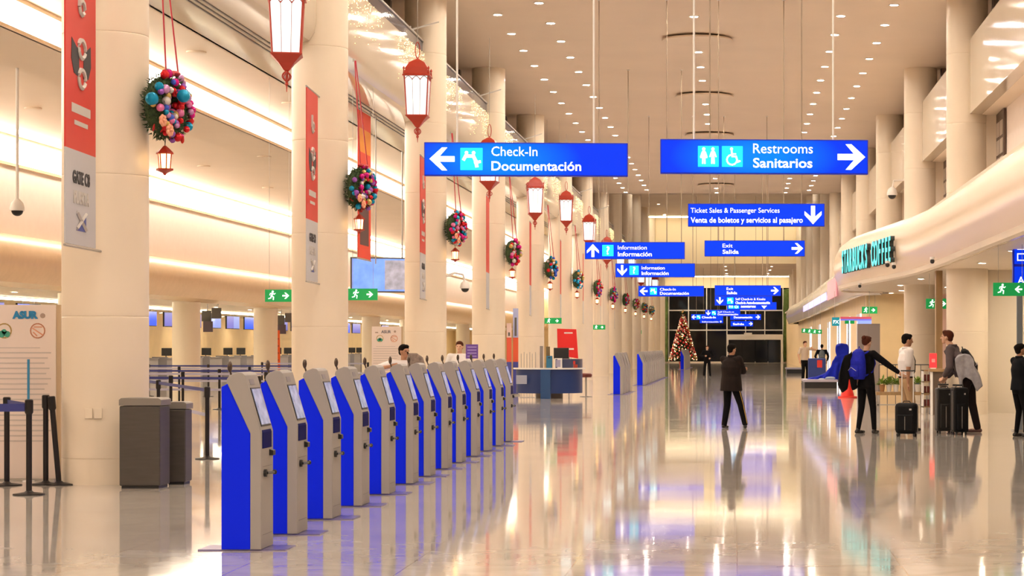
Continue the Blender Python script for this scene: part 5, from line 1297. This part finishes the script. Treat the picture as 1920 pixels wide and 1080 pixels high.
    if belt_:
        cb = B(); c0 = hem + Vector((0, 0, -.004 * k)); lathe(cb, [(.104 * k, -.010 * k), (.1055 * k, 0), (.104 * k, .010 * k)], 24, (0, 0, 0)); 
        o = obj('belt', cb, CBROWN, t, True); o.location = c0; o.scale = (1, .75, 1)
    if strap:
        cb = B(); tube(cb, [nek + Vector((.05 * k, .0, .0)), nek + Vector((.055 * k, .05 * k, -.05 * k)), che + Vector((.055 * k, .070 * k * b_, .0)), hem + Vector((.080 * k, .060 * k * b_, .05 * k)), hem + Vector((.098 * k, .03 * k, .0))], .005 * k, 6); obj('shoulder_strap', cb, CNAVY, t)
    # ---- hair
    bm = B(); M3 = hm.to_3x3().to_4x4()
    ball(bm, hp(0, -.010, .024), (.047 * k, .055 * k, .050 * k), 16, 12, M=M3)
    ball(bm, hp(0, .020, .050), (.038 * k, .030 * k, .020 * k), 12, 8, M=M3)
    if not bun: ball(bm, hp(0, -.030, -.006), (.040 * k, .030 * k, .032 * k), 12, 8, M=M3)
    else: ball(bm, hp(0, -.034, .004), (.038 * k, .026 * k, .03 * k), 12, 8, M=M3); 
    ho = meld('hair', bm, hair, t, vox, 2)
    if bun:
        bm = B(); ball(bm, hp(0, -.055, .052), (.024 * k, .024 * k, .022 * k), 12, 9); ball(bm, hp(0, -.045, .06), (.020 * k, .02 * k, .018 * k), 12, 9); meld('hair_bun', bm, hair, ho, vox, 2)
    if cap_:
        bm = B(); ball(bm, hp(0, -.004, .038), (.056 * k, .062 * k, .034 * k), 16, 10, M=M3); cap(bm, hp(-.02, .055, .030), hp(.02, .055, .030), .016 * k, .016 * k); meld('cap', bm, cap_, t, vox, 2)
    return t
def wl(rz, dx, dy): c_, s_ = math.cos(-rz), math.sin(-rz); return (dx * c_ - dy * s_, dx * s_ + dy * c_)
def at(px, py): Y = GY(py); return ((px - VX) * Y / FPX, Y, 0)

# guard in the middle, back three-quarters, arms folded, looking to the shops
H = 1.66
person('guard in dark brown jacket with yellow striped trousers, arms folded, standing mid-hall', at(1371, 803), R(-40), H, HAIRD, SKIN2, CJKT, CBLK, SHOE,
       [(*wl(R(-40), -.14, .02), R(-15)), (*wl(R(-40), .28, -.02), R(-45))], [(.04, .21, 1.15), (-.06, .23, 1.09)], hemz=.44, bulk=1.36, stripe=mat('yellow_stripe', (.55, .33, .08), .6), head_turn=R(-5), collar=True, vox=.009,
       elbow_pole=((-1, .2, -.6), (1, .2, -.6)))
# distant person in black
person('small distant person in a black suit walking before the dark window wall', at(1326, 707), R(180), 1.66, HAIRB, SKIN, CBLK, CBLK, SHOE, [(-.16, -.05, 0), (.18, .08, 0)], [(-.18, .12, 1.0), (.12, .2, 1.12)], vox=.018, bulk=1.05)
# woman with blue backpack
H = 1.80
Pw = at(1624, 813)
person('woman in black with a brown hair bun, reaching out to the suitcase handle', Pw, R(-50), H, HAIRB, SKIN, CBLK, CBLK, SHOE,
       [(*wl(R(-50), -.15, .02), R(-10)), (*wl(R(-50), .15, 0), R(-25))], [(*wl(R(-50), -.22, .05), 1.05), (*wl(R(-50), .62, -.22), 1.10)], female=True, bun=True, hemz=.47, head_turn=R(8), bulk=1.04, vox=.009)
# white shirt
Pb = at(1699, 808)
person('young man in white short-sleeved shirt and khaki trousers facing the jacketed man', Pb, R(-78), 1.85, HAIRD, SKIN2, CWHITE, CKHAKI, SHOE,
       [(-.10, -.06, 0), (.10, .06, 0)], [(-.20, .02, .88), (.18, -.02, .90)], sleeves='short', hemz=.56, bulk=1.16, belt_=True, strap=True, collar=True, head_tilt=R(4), vox=.009)
# man in jacket leaning
Pj = (4.24, GY(811), 0)
person('tall bearded man in grey-brown jacket leaning forward over black suitcases', Pj, R(72), 1.97, HAIRB, SKIN, CGREY, CBROWN, mat('shoe_mixed', (.10, .04, .035), .5),
       [(*wl(R(72), -.12, .08), 0), (*wl(R(72), .24, -.04), R(-5))], [(-.10, .36, 1.06), (.18, .36, 1.04)], lean=(0, .23), head_tilt=R(-6), hemz=.52, bulk=1.28, opened=CTEE, collar=True, vox=.0095)
# woman at the edge
person('woman in black with dark pinned hair and cap looking down, at the frame edge', at(1911, 819), R(-65), 1.66, HAIRD, SKIN2, CNAVY, CBLK, SHOE,
       [(-.10, 0, 0), (.12, .05, 0)], [(-.02, .30, 1.08), (.10, .30, 1.06)], female=True, cap_=HAIRD, hemz=.50, bulk=1.12, head_tilt=R(-14), collar=True, vox=.01)
# man in beige shirt by the far canopy
Pm = at(1509, 716)
person('man in beige shirt and black trousers with a hand raised to his chin', Pm, R(-150), 1.86, HAIRB, SKIN, CBEIGE, CBLK, SHOE, [(-.12, 0, 0), (.12, 0, 0)], [(-.24, .26, 1.52), (.30, .05, .95)], sleeves='short', hemz=.53, vox=.016)
person('person in dark clothes with a grey backpack, back turned, beyond the blue display', at(1541, 712), R(-10), 1.72, HAIRD, SKIN, CNAVY, mat('jeans', (.06, .09, .16), .7), SHOE, [(-.12, 0, 0), (.12, 0, 0)], [(-.24, .05, .9), (.24, .05, .9)], vox=.018)
# staff behind the kiosks
person('man in white shirt with short dark hair standing behind the near kiosks', (P(757, 0, 33)[0], 33, 0), R(-150), 1.64, HAIRD, SKIN2, CWHITE, CNAVY, SHOE, [(-.12, 0, 0), (.12, 0, 0)], [(-.24, .05, .85), (.30, .22, 1.30)], sleeves='short', vox=.011, head_turn=R(20), bulk=1.1)
person('person in a white shirt with brown hair behind the purple placard', (P(862, 0, 44)[0], 44, 0), R(175), 1.72, HAIRB, SKIN, CWHITE, CNAVY, SHOE, [(-.12, 0, 0), (.12, 0, 0)], [(-.24, .05, .85), (.22, .1, .9)], vox=.013)

# ================================================================ BAGS AND LUGGAGE
def suitcase(label, loc, rz, W, D, Hh, m, handle, soft=True):
    t = thing('suitcase', label, 'suitcase', loc, rz)
    obj('shell', box(B(), -W / 2, W / 2, -D / 2, D / 2, .05, Hh), m, t, True, bev=.07 if Hh < .7 else .03)
    obj('front_pocket', box(B(), -W / 2 + .05, W / 2 - .05, -D / 2 - .04, -D / 2 + .01, .10, Hh * .66), m, t, True, bev=.02)
    zb = B(); pts = [(-W / 2 + .03, -D / 2 + .05, .10), (-W / 2 + .03, -D / 2 + .05, Hh - .03)]
    for x in (-W / 2 - .002, W / 2 + .002): tube(zb, [(x, -.02, .09), (x, -.02, Hh - .06)], .005, 4)
    tube(zb, [(0, -D / 2 - .045, .12), (0, -D / 2 - .045, Hh * .6)], .005, 4); obj('zip', zb, M_GREYM, t)
    for x in (-W / 2 + .05, W / 2 - .05):
        for y in (-D / 2 + .04, D / 2 - .04): obj('wheel', tube(B(), [(x - .015, y, .03), (x + .015, y, .03)], .03, 12), M_BLACK, t)
    hb = B(); x = W * .26
    for s_ in (-1, 1): tube(hb, [(s_ * x, D / 2 - .04, Hh - .02), (s_ * x, D / 2 - .04, handle)], .009, 6)
    obj('pull_tube', hb, M_WHITE if m is not M_BLACK else M_GREYM, t); obj('grip', tube(B(), [(-x - .02, D / 2 - .04, handle), (x + .02, D / 2 - .04, handle)], .014, 8), M_BLACK, t)
    obj('top_handle', tube(B(), [(-.07, 0, Hh), (-.05, 0, Hh + .03), (.05, 0, Hh + .03), (.07, 0, Hh)], .01, 6), M_BLACK, t)
    obj('badge', box(B(), W * .18, W * .28, -D / 2 - .012, -D / 2 + .01, Hh - .13, Hh - .10), M_GREYM, t)
    return t
M_CASE = mat('suitcase_black', (.004, .004, .005), .5, noise_amt=.3, nscale=20, spec=.15)
x, _ = P(1700, 0, 38.0)
suitcase('small black cabin suitcase with raised pale handle at the woman\'s hand', (x, 38.0, 0), R(-16), .40, .25, .60, M_CASE, 1.17)
x, _ = P(1771, 0, 39.3)
suitcase('large dark suitcase in front of the jacketed man, outer one', (x, 39.35, 0), R(4), .31, .34, .84, mat('suitcase_brownblack', (.009, .007, .006), .45, spec=.3), .90)
x, _ = P(1797, 0, 38.9)
suitcase('large black suitcase in front of the jacketed man, pressed to his leg', (x, 38.75, 0), R(8), .27, .34, .86, M_CASE, .90)
# blue backpack on the woman
M_BP = mat('backpack_blue', (.008, .014, .36), .7, spec=.2, noise_amt=.2, nscale=14)
def backpack(label, loc, rz, s_, m, vox=.012):
    t = thing('backpack', label, 'backpack', loc, rz)
    bm = B(); loft(bm, [((0, 0, 0), .13 * s_, .07 * s_), ((0, -.02 * s_, .10 * s_), .17 * s_, .11 * s_), ((0, -.02 * s_, .30 * s_), .165 * s_, .105 * s_), ((0, 0, .45 * s_), .12 * s_, .07 * s_), ((0, .01, .50 * s_), .05 * s_, .03 * s_)])
    meld('main_pack', bm, m, t, vox, 3)
    bm = B(); loft(bm, [((0, -.09 * s_, .04 * s_), .10 * s_, .04 * s_), ((0, -.11 * s_, .14 * s_), .125 * s_, .05 * s_), ((0, -.09 * s_, .24 * s_), .10 * s_, .035 * s_)]); meld('front_pocket', bm, m, t, vox, 2)
    obj('zip', tube(B(), [(-.10 * s_, -.145 * s_, .14 * s_), (0, -.165 * s_, .20 * s_), (.10 * s_, -.145 * s_, .14 * s_)], .005, 4), M_GREYM, t)
    for x in (-.09 * s_, .09 * s_): obj('strap', tube(B(), [(x, .05 * s_, .42 * s_), (x * 1.1, .13 * s_, .455 * s_), (x * 1.1, .24 * s_, .40 * s_), (x * 1.25, .27 * s_, .26 * s_), (x * 1.5, .18 * s_, .12 * s_), (x, .06 * s_, .05 * s_)], .016 * s_, 6), m, t)
    obj('grab_loop', tube(B(), [(-.03, .02, .49 * s_), (0, .02, .54 * s_), (.03, .02, .49 * s_)], .008, 5), m, t)
    return t
backpack('bright blue backpack worn by the woman in black', (Pw[0] - .15, Pw[1] - .12, 1.00), R(-50), 1.12, M_BP)
backpack('black backpack on the back of the jacketed man', (Pj[0] + .13, Pj[1] + .06, 1.06), R(72), 1.05, M_CASE).rotation_euler = (R(-16), 0, R(72))
backpack('grey backpack on the far person beyond the blue display', (at(1541, 712)[0], at(1541, 712)[1] - .16, .98), R(0), .9, mat('pack_grey', (.10, .12, .13), .7), .02)
# black coat hanging from the woman's elbow
t = thing('black_coat', 'black coat hanging over the woman\'s arm beside the blue backpack', 'coat', (P(1587, 0, Pw[1])[0], Pw[1] - .04, 0))
bm = B(); prism(bm, [((q - 1587) * .009725 , 1.6 - (r - 650) * .009725) for q, r in ((1583, 668), (1597, 660), (1603, 690), (1607, 726), (1599, 731), (1593, 708), (1588, 730), (1578, 736), (1572, 722), (1573, 698), (1577, 680))], -.09, .07)
cc = meld('coat_cloth', bm, CBLK, t, .012, 8)
for v in cc.data.vertices: v.co += noise.noise_vector(Vector((v.co.x * 9, v.co.y * 4, v.co.z * 2.5))) * .035
# grey jacket over the arm of the jacketed man
t = thing('grey_coat', 'pale grey coat draped over the jacketed man\'s forearm', 'coat', (P(1811, 0, Pj[1])[0], Pj[1] - .24, 0))
bm = B(); prism(bm, [((q - 1811) * .0098, 1.6 - (r - 650) * .0098) for q, r in ((1788, 672), (1800, 664), (1814, 666), (1824, 684), (1832, 702), (1840, 724), (1829, 732), (1819, 714), (1808, 706), (1803, 712), (1806, 742), (1799, 728), (1792, 702))], -.10, .06)
cc = meld('coat_cloth', bm, mat('cloth_palegrey', (.33, .32, .35), .85, noise_amt=.15, nscale=14), t, .011, 8)
for v in cc.data.vertices: v.co += noise.noise_vector(Vector((v.co.x * 8, v.co.y * 5, v.co.z * 3))) * .04
# grey bag held by the staff man behind the kiosks
x = P(781, 0, 32.6)[0]
t = thing('grey_shoulder_bag', 'grey knitted bag beside the man in white behind the kiosks', 'bag', (x, 32.6, 0))
bm = B(); loft(bm, [((.02, 0, 1.20), .13, .06), ((0, 0, 1.30), .14, .07), ((-.02, 0, 1.44), .12, .05), ((-.06, 0, 1.50), .07, .03)]); meld('bag_cloth', bm, mat('bag_grey', (.22, .17, .14), .9, noise_amt=.3, nscale=25), t, .012)
obj('bag_strap', tube(B(), [(-.10, 0, 1.47), (-.14, 0, 1.52), (-.10, .02, 1.40)], .012, 5), CBROWN, t)
obj('stand_pole', tube(B(), [(.0, .0, 0), (0, 0, 1.22)], .014, 6), M_GREYM, t)
# blue draped display figure
Yd = 83.4; x0 = P(1548, 0, Yd)[0]
t = thing('blue_draped_display', 'heap of bright blue cloth draped over a seated display on the low platform', 'display', (x0, Yd, .33))
bm = B(); s = Yd / FPX
def dp(px, py, y=0): return ((px - 1548) * s, y, CAMZ - (py - VY) * s - .33)
prism(bm, [(q[0], q[2]) for q in (dp(1510, 714), dp(1519, 709), dp(1532, 705), dp(1548, 700), dp(1559, 686), dp(1566, 668), dp(1593, 665), dp(1597, 714))], -.24, .24)
prism(bm, [(q[0], q[2]) for q in (dp(1570, 672), dp(1567, 660), dp(1568, 648), dp(1577, 644), dp(1588, 646), dp(1591, 658), dp(1590, 672))], -.20, .20)
for (a_, b_, c_, d_, r_) in ((1588, 668, 1597, 713, .07), (1578, 668, 1582, 713, .06), (1570, 680, 1564, 713, .07), (1556, 696, 1545, 712, .06), (1538, 704, 1528, 713, .05)):
    cap(bm, dp(a_, b_, -.2), dp(c_, d_, -.32), r_, r_ * 1.4)
bc = meld('blue_cloth', bm, mat('cloth_royal', (.006, .018, .42), .75, spec=.2, noise_amt=.15, nscale=5), t, .025, 7)
for v in bc.data.vertices: v.co += noise.noise_vector(v.co * 3.1) * .05
bm = B(); ball(bm, dp(1556, 709, -.35), (.22, .12, .07), 12, 8); ball(bm, dp(1540, 711, -.4), (.14, .1, .05), 12, 8); meld('pale_cloth', bm, mat('cloth_paleblue', (.35, .42, .55), .7), t, .02, 2)
# small vending display behind it (blue with red)
x, _ = P(1532, 0, 92)
t = thing('blue_stand', 'small dark blue stand with a red picture behind the blue draped display', 'stand', (x, 92, 0)); obj('body', box(B(), -.38, .38, 0, .4, 0, 1.10), mat('stand_blue', (.015, .04, .22), .5), t, bev=.03); obj('picture', box(B(), .0, .22, -.01, 0, .70, 1.02), M_REDCLOTH, t)
